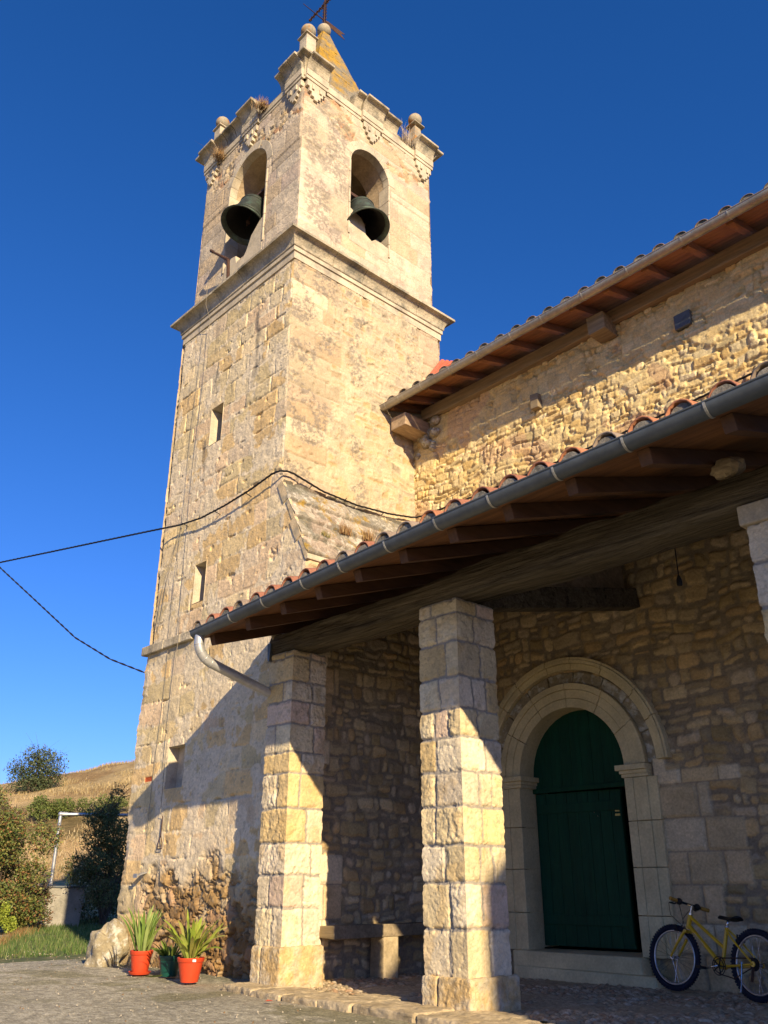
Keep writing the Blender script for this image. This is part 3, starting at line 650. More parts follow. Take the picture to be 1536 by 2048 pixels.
for A, O, U, N in ((AS, (0, BY0, 0), (1, 0, 0), (0, -1, 0)), (AE, (BX1, 0, 0), (0, 1, 0), (1, 0, 0))):
    b = MB(); arch_ring(b, O, U, N, A[0], A[2], A[1]-.004, A[1]+.15, 9, -.12, .026, seed=7); 
    o = b.build('arch_surround', M['trim'], tower, bevel=.006)
    rg = random.Random(3)
    for s in (-1, 1):
        b = MB(); z = A[3]-.02
        while z < A[2]-.05:
            z2 = min(z+rg.uniform(.26, .4), A[2]); 
            if A[2]-z2 < .12: z2 = A[2]
            w = .035; c_ = A[0]+s*(A[1]+w/2-.006)
            p = Vector(O)+Vector(U)*c_+Vector(N)*-.10+Vector((0, 0, (z+z2)/2))
            sz = (w, .25, z2-z-.006) if U[0] else (.25, w, z2-z-.006)
            b.box(p, sz); z = z2
        b.build('jamb', M['trim'], tower, bevel=.006)
    # parapet sill with the notch worn for the swinging bell
    b = MB(); a, r = A[0], A[1]
    if U[0]:
        poly = [(a-r, 10.05), (a+r, 10.05), (a+r, 10.78), (a+r-.10, 10.76), (a+.22, 10.58), (a+.10, 10.34), (a+.02, 10.24), (a-.16, 10.26), (a-.2, 10.42), (a-.34, 10.45), (a-r, 10.36)]
    else:
        poly = [(a-r, 10.3), (a+r, 10.3), (a+r, 10.62), (a+.16, 10.66), (a+.06, 10.56), (a-.03, 10.6), (a-.07, 10.62), (a-.1, 10.80), (a-.18, 10.9), (a-r, 10.98)]
    b.extr(poly, Vector(O)+Vector(N)*-.25, U, (0, 0, 1), N, .262)
    b.build('sill', M['trim'], tower, bevel=.015)
# ---- top entablature: ressauts with stepped pendants
tp = [(-.05, 13.20), (.035, 13.20), (.045, 13.22)]+[(.05+.13*(1-math.cos(i*math.pi/12)), 13.225+.18*math.sin(i*math.pi/12)) for i in range(1, 7)]+[(.20, 13.415), (.20, 13.455), (-.10, 13.49)]
bandp = [(-.02, 13.0), (.03, 13.0), (.03, 13.06), (.045, 13.065), (.045, 13.20), (-.02, 13.20)]
up_ = lambda pr, a: [(o+a if o > 0 else o, z) for o, z in pr]
b = MB(); sweep(b, bandp, BX0, BY0, BX1, BY1); b.build('architrave', M['trim'], tower)
b = MB(); rg = random.Random(9)
res_S = [(BX1-.43, BX1+.025), (-1.76, -1.28), (BX0-.025, BX0+.43)]
res_E = [(BY0-.025, BY0+.43), (1.27, 1.75), (BY1-.43, BY1+.025)]
for sd_, L_, pl_ in (('S', res_S, BY0), ('E', res_E, BX1)):
    for (a, c) in L_: b = MB(); seg(b, up_(bandp, .05), sd_, a, c, pl_); b.build('ressaut', M['trim'], tower, bevel=.004)
b = MB()
sS = [(BX1-.43, BX1-.2, .05), (BX1-.2, BX1+.025, .05), (BX1-.60, BX1-.44, .0), (-1.76, -1.28, .05), (-2.0, -1.77, 0), (-2.28, -2.01, 0), (-2.55, -2.29, 0), (BX0-.025, BX0+.43, .05)]
for i, (a, c, o) in enumerate(sS): b = MB(); seg(b, up_(tp, o), 'S', a+.003, c-.003, BY0, jz=rg.uniform(-.008, .008)); b.build('cornice_block', M['cornice'], tower, bevel=.005)
sE = [(BY0-.025, BY0+.43, .05), (1.1, 1.265, 0), (1.27, 1.75, .05), (1.76, 2.12, 0), (BY1-.43, BY1+.025, .05)]
for i, (a, c, o) in enumerate(sE): b = MB(); seg(b, up_(tp, o), 'E', a+.003, c-.003, BX1, jz=rg.uniform(-.008, .008)); b.build('cornice_block', M['cornice'], tower, bevel=.005)
for q in (('S', BX1-.2, BX1, BY0, 0, 1), ('E', BY0, BY0+.2, BX1, 1, 0), ('S', BX0, BX0+.2, BY0, 1, 0), ('E', BY1-.2, BY1, BX1, 0, 1)):
    b = MB(); seg(b, tp, *q); b.build('cornice_block', M['cornice'], tower)
b = MB(); sweep(b, tp, BX0, BY0, BX1, BY1, 'NW'); b.build('top_cornice', M['cornice'], tower)
b = MB(); b.box((-W_/2, D_/2, 13.36), (W_-.3, D_-.3, .2)); b.build('roof_deck', M['cornice'], tower)
b = MB()
def pendant(side, c, w=.19):
    st = [(-w, 0), (-w, -.13), (-w*.74, -.13), (-w*.74, -.22), (-w*.48, -.22), (-w*.48, -.30), (-w*.2, -.30), (-w*.2, -.36), (w*.2, -.36), (w*.2, -.30), (w*.48, -.30), (w*.48, -.22), (w*.74, -.22), (w*.74, -.13), (w, -.13), (w, 0)]
    if side == 'S': b.extr(st, (c, BY0, 13.0), (1, 0, 0), (0, 0, 1), (0, -1, 0), .065)
    else: b.extr(st, (BX1, c, 13.0), (0, 1, 0), (0, 0, 1), (1, 0, 0), .065)
    for k in (-1, 1):        # one square drop on each side of the face
        a = c+k*w*.40; z = 12.88
        if side == 'S': b.box((a, BY0-.075, z), (.045, .03, .10))
        else: b.box((BX1+.075, a, z), (.03, .045, .10))
for a, c in res_S:
    b = MB(); pendant('S', (a+c)/2); b.build('pendant', M['trim'], tower, bevel=.004)
for a, c in res_E:
    b = MB(); pendant('E', (a+c)/2); b.build('pendant', M['trim'], tower, bevel=.004)
# ---- spire
SPX, SPY = -1.517, 1.525
b = MB(); n = 10; rg = random.Random(2); prev = None; courses = []
for i in range(n):
    f0, f1 = i/n, (i+1)/n
    h0, h1 = 13.40+f0*3.27, 13.40+f1*3.27; a0, a1 = 1.0+(.085-1.0)*f0+.006, 1.0+(.085-1.0)*f1+.008
    V = []
    m = 14
    for a, z in ((a0, h0), (a1, h1-.004)):
        for sx, sy, ex, ey in ((-1, -1, 1, 0), (1, -1, 0, 1), (1, 1, -1, 0), (-1, 1, 0, -1)):
            for k in range(m):
                q = 2*k/m; px, py = sx*a+ex*a*q, sy*a+ey*a*q
                V.append((SPX+px+rg.uniform(-.006, .006), SPY+py+rg.uniform(-.006, .006), z+rg.uniform(-.004, .004)))
    k4 = 4*m
    b.add(V, [(k, (k+1) % k4, (k+1) % k4+k4, k+k4) for k in range(k4)]+[tuple(range(k4, 2*k4))])
b.build('spire', M['spire'], tower)
b = MB(); b.sphere((SPX, SPY, 16.82), .142, 24, 16, rough=.01); b.build('spire_ball', M['ball'], tower, smooth=True)
for (fx, fy, zc, flare) in ((-.215, .2, 14.38, 0), (-.21, 2.78, 14.25, 1), (-2.86, .2, 14.36, 0)):
    b = MB()
    if flare: b.lathe([(.26, 13.4), (.24, 13.55), (.15, 13.75), (.11, 13.95), (.105, 14.02)], (fx, fy, 0), 4, Matrix.Rotation(R(45), 3, 'Z'))
    else: b.box((fx, fy, 13.8), (.2, .2, .8))
    b.box((fx, fy, zc-.17), (.27, .27, .04), taper=.9)
    o = b.build('finial', M['trim'] if not flare else M['ball'], tower, bevel=.006)
    b = MB(); b.sphere((fx, fy, zc), .132, 24, 16, rough=.01, seed=3); b.build('ball', M['ball'], o, smooth=True)

# ---- bells
def make_bell(loc, rz, tilt, size, label):
    o = empty('church_bell', loc, label, 'bell', 'bells in the belfry arches')
    o.rotation_euler = (0, tilt, rz)
    r = size/2
    prof = [(a_, z_*1.2) for a_, z_ in [(0, .0), (.16, .0), (.46, -.03), (.56, -.10), (.60, -.30), (.64, -.60), (.71, -.90), (.82, -1.14), (1.0, -1.34), (1.01, -1.38), (.96, -1.39), (.84, -1.22), (.62, -.95), (.5, -.6), (.45, -.2), (.1, -.1), (0, -.1)]]
    b = MB(); b.lathe([(max(a, .001)*r, z*r) for a, z in prof[11:]], n=40, cap=False); b.build('bell_inside', M['dark'], o, smooth=True, ws=False)
    b = MB(); b.lathe([(max(a, .001)*r, z*r) for a, z in prof[:12]], n=40, cap=False); 
    b.ring((0, 0, -1.27*r), (1, 0, 0), (0, 1, 0), .79*r, .012, 40, 6); b.ring((0, 0, -.30*r), (1, 0, 0), (0, 1, 0), .60*r, .008, 40, 6)
    b.build('bell_body', M['bell'], o, smooth=True, ws=False)
    b = MB()
    for s in (-1, 0, 1): b.ring((s*.13*r, 0, .12*r), (1, 0, 0), (0, 0, 1), .14*r, .016, 16, 6)
    b.box((0, 0, .34*r), (.22*r*1.5, 2.35*r, .26*r)); b.box((0, 0, .52*r), (.2*r, 1.1*r, .2*r)); b.tube([(0, -1.9*r, .34*r), (0, 1.9*r, .34*r)], .018)
    for s in (-1, 1): b.tube([(.1, s*.3*r, .45*r), (.12, s*.35*r, -.02)], .01)
    b.build('yoke', M['iron'], o, bevel=.01, ws=False)
    b = MB(); b.tube([(0, 0, -.1*r), (.04, 0, -1.15*r)], .013); b.sphere((.045, 0, -1.25*r), .04, 12, 8); b.tube([(.045, 0, -1.25*r), (.05, 0, -1.5*r)], .01)
    b.build('clapper', M['iron'], o, ws=False)
    return o
make_bell((-1.42, .165, 11.38), R(90), R(19), .76, 'dark green bell hung in the left belfry arch, mouth tilted outwards above a rusty lever')
make_bell((-.20, 1.41, 11.29), R(180), R(18), .76, 'dark green bell hung in the right belfry arch, grey shoulder showing above the rim')
o = empty('bell_lever', (-1.75, 0, 10.2), 'rusty iron lever standing on the sill below the left bell', 'lever')
b = MB(); b.tube([(-1.68, -.08, 9.86), (-1.69, -.10, 10.22)], .028); b.build('post', M['iron'], o)
b = MB(); b.tube([(-1.69, -.10, 10.22), (-2.02, -.2, 10.52)], [.03, .018]); b.tube([(-2.02, -.2, 10.52), (-2.1, -.2, 10.6)], .026); b.build('arm', M['iron'], o)
# ---- iron cross with vane
o = empty('iron_cross', (SPX, SPY, 16.93), 'rusty iron cross with a swallow-tailed weather vane on top of the spire', 'cross')
b = MB(); b.tube([(SPX, SPY, 16.93), (SPX, SPY, 18.15)], .018); 
for i in range(7):
    z = 17.15+i*.09
    for s in (-1, 1): b.ring((SPX+s*.035, SPY, z), (1, 0, 0), (0, 0, 1), .026, .008, 10, 5)
b.build('shaft', M['iron'], o)
b = MB(); b.tube([(SPX-.50, SPY, 17.62), (SPX+.50, SPY, 17.62)], .017)
for i in range(-5, 6):
    for s in (-1, 1): b.ring((SPX+i*.09, SPY, 17.62+s*.035), (1, 0, 0), (0, 0, 1), .024, .008, 10, 5)
b.sphere((SPX-.5, SPY, 17.62), .03, 8, 6); b.sphere((SPX+.5, SPY, 17.62), .03, 8, 6)
b.build('cross_arm', M['iron'], o)
b = MB(); b.tube([(SPX, SPY-.55, 17.12), (SPX, SPY+.1, 17.12)], [.006, .014])
b.extr([(0, -.03), (.1, -.06), (.55, -.085), (.44, 0), (.55, .085), (.1, .06), (0, .03)], (SPX-.004, SPY, 17.12), (0, 1, 0), (0, 0, 1), (1, 0, 0), .008)
b.build('vane', M['iron'], o)

# ------------------------------------------------------------------ nave
nave = empty('church_nave', (4, 4, 0), 'long rubble stone nave wall with tiled eaves and an arched portal under the porch', 'church')
NY = 2.406; NZK = .012       # eaves rise slightly towards the east, as built
DC, DR, DZ, DT = 2.416, .695, 2.06, .27
def nave_up_fn(x, z):
    E, I, OU, OV = coursed(x, z, 600, .055, .125, .07, .26, .055, .02)
    d = E-.003
    h = ss(0, .012, d)*.012+ss(0, .008, d)*((I[..., 0]-.5)*.020+OU*(I[..., 1]-.5)*.30+OV*(I[..., 2]-.6)*.34)+(fbm(x*17, z*17, 610, 6, .68)-.5)*.020
    c = col_var(pick(PALR, I[..., 2]), I, x, z, 611, .18)
    c = mixc(c, (.58, .44, .20), ss(.010, .0, d)*.8); h = h-ss(.012, .0, d)*ss(.5, .65, fbm(x*6, z*6, 640))*.018
    # mortar smears, stronger under the plate
    pm = ss(.52, .60, fbm(x*3.4, z*3.4, 620, 5, .62)+.16*ss(6.2, 7.2, z))
    c = mixc(c, (.68, .54, .27), pm*.6); h = h*(1-pm*.55)+pm*.022
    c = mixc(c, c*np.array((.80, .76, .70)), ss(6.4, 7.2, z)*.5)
    rd = ss(.66, .70, fbm(x*2.2, z*2.2, 630, 2)); c = mixc(c, (.50, .30, .18), rd*.5)
    return h, c
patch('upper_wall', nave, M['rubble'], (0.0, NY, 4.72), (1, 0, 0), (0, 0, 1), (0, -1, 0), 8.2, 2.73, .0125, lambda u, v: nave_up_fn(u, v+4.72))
def nq(x, z):
    row = np.searchsorted(TZS, z)
    lim = 4.0+.35*np.random.RandomState(12).rand(200)[row % 200]
    m = ss(-.01, .01, lim-x)*ss(3.42, 3.44, x)*ss(1.98, 1.96, z)
    m = np.maximum(m, ss(-.01, .01, 3.75+.2*np.sin(row*2.1)-x)*ss(3.42, 3.44, x)*ss(2.18, 2.16, z))
    return m, TZS, 1.6, 3.40, 651
def low_hole(cx, cz): return (abs(cx-DC) < DR+.03) & (cz < DZ) & (cz > DT-.2) | ((np.hypot(cx-DC, cz-DZ) < DR+.03) & (cz >= DZ))
patch('lower_wall', nave, M['rubble'], (BT-.05, NY, -.1), (1, 0, 0), (0, 0, 1), (0, -1, 0), 8.2-BT, 4.83, .0135,
      lambda u, v: porchwall_fn(u+BT-.05, v-.1, 640, nq), hole=lambda u, v: low_hole(u+BT-.05, v-.1))
b = MB(); b.box((4.1, 3.3, 3.6), (8.1, 1.7, 7.2)); b.build('wall_core', M['dark'], nave).location = (0, 0, 0)
core = bpy.data.objects['wall_core']; core.scale = (1, 1, 1)
# the core stands behind the face and leaves the doorway free
me = core.data; me.clear_geometry()
b = MB()
for (x0, x1, z0, z1) in ((0.02, DC-DR-.05, -.1, 7.3), (DC+DR+.05, 8.2, -.1, 7.3), (DC-DR-.05, DC+DR+.05, 2.85, 7.3)):
    b.box(((x0+x1)/2, 3.0, (z0+z1)/2), (x1-x0, 1.05, z1-z0))
me.from_pydata(b.v, [], b.f); me.update()
# portal: rings, pilasters, imposts, reveal
YF = NY-.035
b = MB(); arch_ring(b, (0, YF, 0), (1, 0, 0), (0, -1, 0), DC, DZ, DR, DR+.10, 6, -.14, .016, .006, seed=5)
arch_ring(b, (0, YF, 0), (1, 0, 0), (0, -1, 0), DC, DZ, DR+.103, DR+.20, 6, -.14, .026, .006, seed=5)
arch_ring(b, (0, YF, 0), (1, 0, 0), (0, -1, 0), DC, DZ, DR+.203, DR+.27, 6, -.14, .042, .006, seed=5)
b.build('inner_arch', M['portal'], nave, bevel=.006)
b = MB(); arch_ring(b, (0, YF, 0), (1, 0, 0), (0, -1, 0), DC, DZ, DR+.275, DR+.40, 9, -.14, .0, .012, seed=12); b.build('rough_arch', M['rock'], nave, bevel=.012)
b = MB(); zq = 1.02
arch_ring(b, (0, YF, 0), (1, 0, 0), (0, -1, 0), DC, DZ, DR+.40, DR+.47, 9, -.12, .045, .007, .0, math.pi-.02, seed=8, zscale=zq)
arch_ring(b, (0, YF, 0), (1, 0, 0), (0, -1, 0), DC, DZ, DR+.472, DR+.51, 9, -.12, .075, .007, .0, math.pi-.02, seed=8, zscale=zq)
arch_ring(b, (0, YF, 0), (1, 0, 0), (0, -1, 0), DC, DZ, DR+.512, DR+.54, 9, -.12, .062, .007, .0, math.pi-.02, seed=8, zscale=zq)
b.build('hood_mould', M['portal'], nave, bevel=.006)
for s in (-1, 1):
    b = MB(); zj = [DT-.02, .62, 1.06, 1.50, 1.93]
    for i in range(4):
        z0, z1 = zj[i]+.003, zj[i+1]-.003; zm = (z0+z1)/2; hh = z1-z0
        xin = DC+s*DR
        b.box((xin+s*.05, YF+.10, zm), (.10, .28, hh))
        b.box((xin+s*.135, YF+.10, zm), (.07, .262, hh))
        b.box((xin+s*.215, YF+.10, zm), (.09, .284, hh))
        b.box((xin+s*.315, YF+.10, zm), (.11, .252, hh))
    b.build('pilaster', M['portal'], nave, bevel=.005)
    b = MB(); xin = DC+s*DR
    for (z0, z1, o) in ((1.93, 1.965, .015), (1.965, 2.0, .03), (2.0, 2.055, .06)):
        b.box((xin+s*(.14-o/2), YF+.10, (z0+z1)/2), (.30+o, .27+2*o, z1-z0+.001), taper=1.0)
    b.build('impost', M['portal'], nave, bevel=.006)
b = MB(); n = 20
for s in (-1, 1):
    x = DC+s*(DR+.004); b.add([(x, YF+.02, DT), (x, YF+.5, DT), (x, YF+.5, DZ), (x, YF+.02, DZ)], [(0, 1, 2, 3)])
for i in range(n):
    a0, a1 = math.pi*i/n, math.pi*(i+1)/n
    p = [(DC-(DR+.004)*math.cos(a), DZ+(DR+.004)*math.sin(a)) for a in (a0, a1)]
    b.add([(p[0][0], YF+.02, p[0][1]), (p[1][0], YF+.02, p[1][1]), (p[1][0], YF+.5, p[1][1]), (p[0][0], YF+.5, p[0][1])], [(0, 1, 2, 3)])
b.build('reveal', M['portal'], nave)
b = MB(); b.box((DC-.05, NY+.13, .13), (1.58, .62, .25), jit=.008); b.box((DC+.1, NY-.19, .055), (1.7, .18, .11), jit=.01)
b.build('doorstep', M['portal'], nave, bevel=.018)
b = MB(); b.box((DC, 3.2, 1.5), (1.5, .05, 3.0)); b.build('inner_darkness', M['dark'], nave)
# door
door = empty('door', (DC, NY+.22, DT), None, None); door.parent = nave; door.matrix_parent_inverse = nave.matrix_world.inverted()
door.matrix_parent_inverse = Matrix.Translation(-Vector(nave.location))
DY = NY+.21
b = MB(); rg = random.Random(5)
xs = [DC-DR-.02+.141*i for i in range(11)]
for i in range(10):
    x0, x1 = xs[i]+.001, xs[i+1]-.001; xm = (x0+x1)/2
    hz = lambda x: DZ+math.sqrt(max(0, (DR+.04)**2-(x-DC)**2))
    b.extr([(x0, 1.90), (x1, 1.90), (x1, max(hz(x1), 1.95)), (x0, max(hz(x0), 1.95))], (0, DY+.05, 0), (1, 0, 0), (0, 0, 1), (0, -1, 0), .05+rg.uniform(0, .003))
b.box((DC, DY-.015, 1.90), (2*DR+.02, .05, .05))
b.build('fanlight_panel', M['door'], door, bevel=.004)
lf = Matrix.Rotation(R(5), 3, 'Z'); hinge = Vector((DC-DR+.005, DY+.02, 0))
b = MB()
LW = 1.09
for i in range(8):
    w = LW/8; c = hinge+lf@Vector(((i+.5)*w, 0, 0)); b.box((c.x, c.y, (DT+1.87)/2+.01), (w-.002, .045+rg.uniform(-.002, .002), 1.87-DT-.02), rot=lf)
b.build('leaf', M['door'], door, bevel=.004)
b = MB()
for z in (.55, 1.70):
    c = hinge+lf@Vector((LW/2, -.03, 0)); b.box((c.x, c.y, z), (LW*.96, .02, .10), rot=lf)
c = hinge+lf@Vector((LW-.04, -.028, 0)); b.box((c.x, c.y, 1.08), (.07, .018, 1.5), rot=lf)
b.build('rail', M['door'], door, bevel=.003)
b = MB(); c = hinge+lf@Vector((LW-.05, -.042, 0)); b.box((c.x, c.y, 1.60), (.055, .012, .022), rot=lf); b.box((c.x, c.y, 1.64), (.05, .012, .012), rot=lf); b.build('latch_plate', M['brass'], door)
for dx, dz in ((.0, 0), (.03, .02), (-.01, .05), (.04, -.04), (.015, .06)):
    b = MB(); c = hinge+lf@Vector((LW-.34+dx, -.026, 0)); b.sphere((c.x, c.y, 1.64+dz), .006, 8, 6)
    b.build('stud', M['chrome'], door)
# eaves
zN = lambda x: NZK*x
b = MB(); L = 8.2
def lbeam(mb, x0, x1, y, z, dy, dz, n=14, jit=.006, seed=1):
    rg = random.Random(seed); V = []
    for i in range(n+1):
        x = x0+(x1-x0)*i/n
        for sy, sz in ((-1, -1), (1, -1), (1, 1), (-1, 1)):
            V.append((x, y+sy*dy/2+rg.uniform(-jit, jit), z+zN(x)+sz*dz/2+rg.uniform(-jit, jit)))
    mb.add(V, [(i*4+k, i*4+(k+1) % 4, (i+1)*4+(k+1) % 4, (i+1)*4+k) for i in range(n) for k in range(4)]+[(3, 2, 1, 0), (n*4, n*4+1, n*4+2, n*4+3)])
lbeam(b, .27, 8.1, NY-.02, 7.43, .17, .19); b.build('wall_plate', M['plank'], nave, bevel=.01)
first = None
RX = [.10, .42, .833, 1.354, 1.852, 2.336, 2.858, 3.371, 3.861, 4.388, 4.913, 5.438, 5.95, 6.46, 6.97, 7.48]
mN = .30
sl_n = Matrix.Rotation(math.atan(mN), 3, 'X')
for i, x in enumerate(RX):
    y0, y1 = 1.85, 3.4; yc = (y0+y1)/2; zc = 7.49+zN(x)+mN*(yc-1.85)
    b = MB(); b.box((x, yc, zc), (.085, (y1-y0)*math.sqrt(1+mN*mN), .095), rot=sl_n, jit=.003); b.build('rafter', M['rafter2'], nave, bevel=.004)
def slope_boards(mb, x0, x1, y0, y1, zf, th=.022, w=.11, along='x'):
    y = y0
    while y < y1:
        ye = min(y+w, y1)
        V = [(x0, y+.002, zf(x0, y)), (x1, y+.002, zf(x1, y)), (x1, ye, zf(x1, ye)), (x0, ye, zf(x0, ye))]
        V += [(a, c, d+th) for a, c, d in V]
        mb.add(V, [(0, 3, 2, 1), (4, 5, 6, 7), (0, 1, 5, 4), (1, 2, 6, 5), (2, 3, 7, 6), (3, 0, 4, 7)]); y += w
b = MB(); slope_boards(b, .01, 8.1, 1.80, 4.6, lambda x, y: 7.542+zN(x)+mN*(y-1.85)); b.build('eaves_board', M['board2'], nave)
def tile_roof(name, parent, colx, P, length, pitch, r, seg_len=.34, seed=0, pal=((.42, .13, .06), (.46, .16, .07), (.36, .12, .065), (.40, .17, .09), (.30, .13, .08), (.26, .2, .15))):
    """P(t, s, h): point for column position t, distance s up the slope, height h above the deck"""
    rg = random.Random(seed); V = []; F = []; Cc = []
    K = 7
    for t in colx:
        js = rg.uniform(-.008, .008); s = -.03+js; k = 0
        while s < length:
            s1 = min(s+seg_len+.05, length+.02)
            base = rg.choice(pal) if k else rg.choice(pal[-3:])
            jx = rg.uniform(-.008, .008)
            for sh, (ra, off, flip) in enumerate(((r, .055, 1), (r*.92, .045, -1))):
                tt = t+jx+(0 if flip == 1 else pitch/2)
                b0 = len(V)
                for si, (q, rr_) in enumerate(((s if (flip == 1 or k) else s+.07, ra*1.06), (s1, ra*.9))):
                    lift = .022 if si == 0 else .004
                    for thick in (0, .012):
                        for a in range(K+1):
                            an = math.pi*a/K
                            if flip == 1: V.append(P(tt-(rr_-thick)*math.cos(an), q, .03+(rr_-thick)*math.sin(an)+lift))
                            else: V.append(P(tt-(rr_-thick)*math.cos(an), q, .10-(rr_-thick)*math.sin(an)*.85+lift*.4))
                            Cc.append(base)
                m = K+1
                for a in range(K):
                    o = b0
                    F.append((o+a, o+a+1, o+2*m+a+1, o+2*m+a)); F.append((o+m+a, o+3*m+a, o+3*m+a+1, o+m+a+1))
                    F.append((o+a, o+m+a, o+m+a+1, o+a+1)); F.append((o+2*m+a, o+2*m+a+1, o+3*m+a+1, o+3*m+a))
            s += seg_len; k += 1
    return np_mesh(name, V, F, M['tile'], parent, np.array(Cc), smooth=False)
colx = [.17]
_rt = random.Random(12)
while colx[-1] < 7.95: colx.append(colx[-1]+_rt.uniform(.245, .285))
tile_roof('roof_tiles', nave, colx, lambda t, s, h: (t, 1.79+s, 7.535+zN(t)+mN*(s-.06)+h*.78), 2.7, .262, .078, seed=2, pal=((.30, .13, .08), (.26, .13, .09), (.20, .14, .10), (.16, .13, .10), (.13, .115, .09)))
b = MB()
for i, t in enumerate(colx):
    b = MB(); b.extr([(-.066*math.cos(math.pi*k/10), .058*math.sin(math.pi*k/10)) for k in range(11)], (t, 1.775, 7.56+zN(t)), (1, 0, 0), (0, 0, 1), (0, 1, 0), .06)
    b.build('tile_mortar', M['mortar'], nave)
# tiled hip showing over the eaves next to the tower
b = MB(); V = [(.03, 2.75, 8.35), (.55, 2.75, 8.35), (.42, 3.12, 8.86), (.10, 3.22, 8.98), (.03, 3.25, 8.98), (.03, 3.9, 8.1), (.9, 3.9, 8.1), (.8, 2.75, 8.0), (.03, 2.75, 8.0)]
for k in range(5):
    x0 = .04+k*.1
    b.tube([(x0+.12, 2.62, 8.28-k*.05), (x0, 3.08, 8.86-k*.06)], .05, 8)
b.box((.3, 3.1, 8.1), (.55, .7, .9), taper=.7)
b.c = [(.46, .12, .07)]*len(b.v)
o = b.build('roof_hip', M['tile'], nave)
# gutters
def gutter(name, parent, matl, P, x0, x1, r, straps, mstrap, lip=.007, sw=.012):
    """P(t, dy, dz) -> point; half round trough, open upwards"""
    mb = MB(); n = 12; V = []; k = 0; N_ = 48
    for i in range(N_+1):
        t = x0+(x1-x0)*i/N_
        for rr in (r, r-.006):
            for a in range(n+1):
                an = math.pi+math.pi*a/n; V.append(P(t, rr*math.cos(an), rr*math.sin(an)))
    m = 2*(n+1); F = []
    for i in range(N_):
        for a in range(n):
            F.append((i*m+a, i*m+a+1, (i+1)*m+a+1, (i+1)*m+a)); q = n+1
            F.append((i*m+q+a, (i+1)*m+q+a, (i+1)*m+q+a+1, i*m+q+a+1))
        for a in (0, n): F.append((i*m+a, (i+1)*m+a, (i+1)*m+n+1+a, i*m+n+1+a))
    mb.add(V, F)
    cap = [P(x0, r*math.cos(math.pi+math.pi*a/n), r*math.sin(math.pi+math.pi*a/n)) for a in range(n+1)]
    mb.add(cap, [tuple(range(n+1))]); cap = [P(x1, r*math.cos(math.pi+math.pi*a/n), r*math.sin(math.pi+math.pi*a/n)) for a in range(n+1)]
    mb.add(cap, [tuple(range(n+1))])
    mb.tube([P(x0+(x1-x0)*q/N_, -r, .0) for q in range(N_+1)], lip, 8)
    # slip joints
    for t in np.arange(x0+1.1, x1, 2.0):
        V = []
        for tt in (t-.03, t+.03):
            for a in range(n+1):
                an = math.pi+math.pi*a/n; V.append(P(tt, (r+.0015)*math.cos(an), (r+.0015)*math.sin(an)))
        mb.add(V, [(a, a+1, n+2+a, n+1+a) for a in range(n)])
    g = mb.build(name, matl, parent, smooth=True, auto=40)
    for t in straps:
        s = MB(); V = []
        for tt in (t-sw/2, t+sw/2):
            for rr in (r+.004, r+.0015):
                for a in range(n+1):
                    an = math.pi+math.pi*a/n; V.append(P(tt+.0, rr*math.cos(an), rr*math.sin(an)))
        m = n+1
        F = [(a, a+1, 2*m+a+1, 2*m+a) for a in range(n)]+[(a, m+a, m+a+1, a+1) for a in range(n)]+[(2*m+a, 2*m+a+1, 3*m+a+1, 3*m+a) for a in range(n)]
        s.add(V, F); s.tube([P(t, -r-.004, 0), P(t, -r*.4, .02), P(t, r, .03), P(t, r+.08, .06)], .004, 6)
        s.build('strap', mstrap, g)
    return g
gutter('gutter', nave, M['zinc2'], lambda t, dy, dz: (t, 1.745+dy, 7.475+zN(t)+dz), .02, 8.1, .068, [.12, .40, .86, 1.42, 1.93, 2.5, 3.0, 3.62, 4.25, 4.95, 5.5, 6.1], M['strap'], sw=.014)
b = MB(); lbeam(b, .02, 8.1, 1.832, 7.52, .018, .10, jit=.001); b.build('light_stop_board', M['rafter'], nave)  # thin added board behind the gutter, stops light leaking through the gap
# corbels
b = MB(); b.box((.225, 2.15, 7.20), (.31, .56, .21), jit=.006); b.build('corbel', M['endwood'], nave, bevel=.012)
b = MB(); b.box((3.52, 2.28, 7.34), (.24, .36, .25), jit=.01); b.build('corbel', M['plank'], nave, bevel=.012)
b = MB(); b.box((4.52, 2.40, 6.98), (.20, .12, .20), jit=.012); b.build('corbel', M['zinc'], nave, bevel=.012)
b = MB(); b.box((2.37, 2.36, 6.79), (.13, .14, .21), jit=.008); b.build('corbel', M['plank'], nave, bevel=.01)
# loose stones packed beside the left corbel
b = MB(); rg = random.Random(6)
for k in range(16):
    a = rg.random(); b.sphere((.10+rg.random()*.42, 2.36+rg.uniform(-.03, .05), 6.92+rg.random()*.36-(.0 if a < .5 else .1)), rg.uniform(.05, .085), 10, 8, (1.2, .8, .9), rough=.12, seed=k)
b.build('packing_stone', M['rock'], nave)

# ------------------------------------------------------------------ porch (its front runs a few degrees off the nave)
PHI = R(-3.462); PS = Vector((math.cos(PHI), math.sin(PHI), 0)); PN = Vector((-math.sin(PHI), math.cos(PHI), 0)); PB = Vector((.982, -.446, 0))
def pw(S, N, z): return PB+PS*S+PN*N+Vector((0, 0, z))
porch = empty('church_porch', tuple(pw(3, 1, 0)), 'open timber porch with stone pillars, tiled eaves and a long grey gutter', 'porch')
SEND = 7.6
WXv, WYv = Vector((1, 0, 0)), Vector((0, 1, 0))
def WP(x, y, z): return Vector((x, y, z))
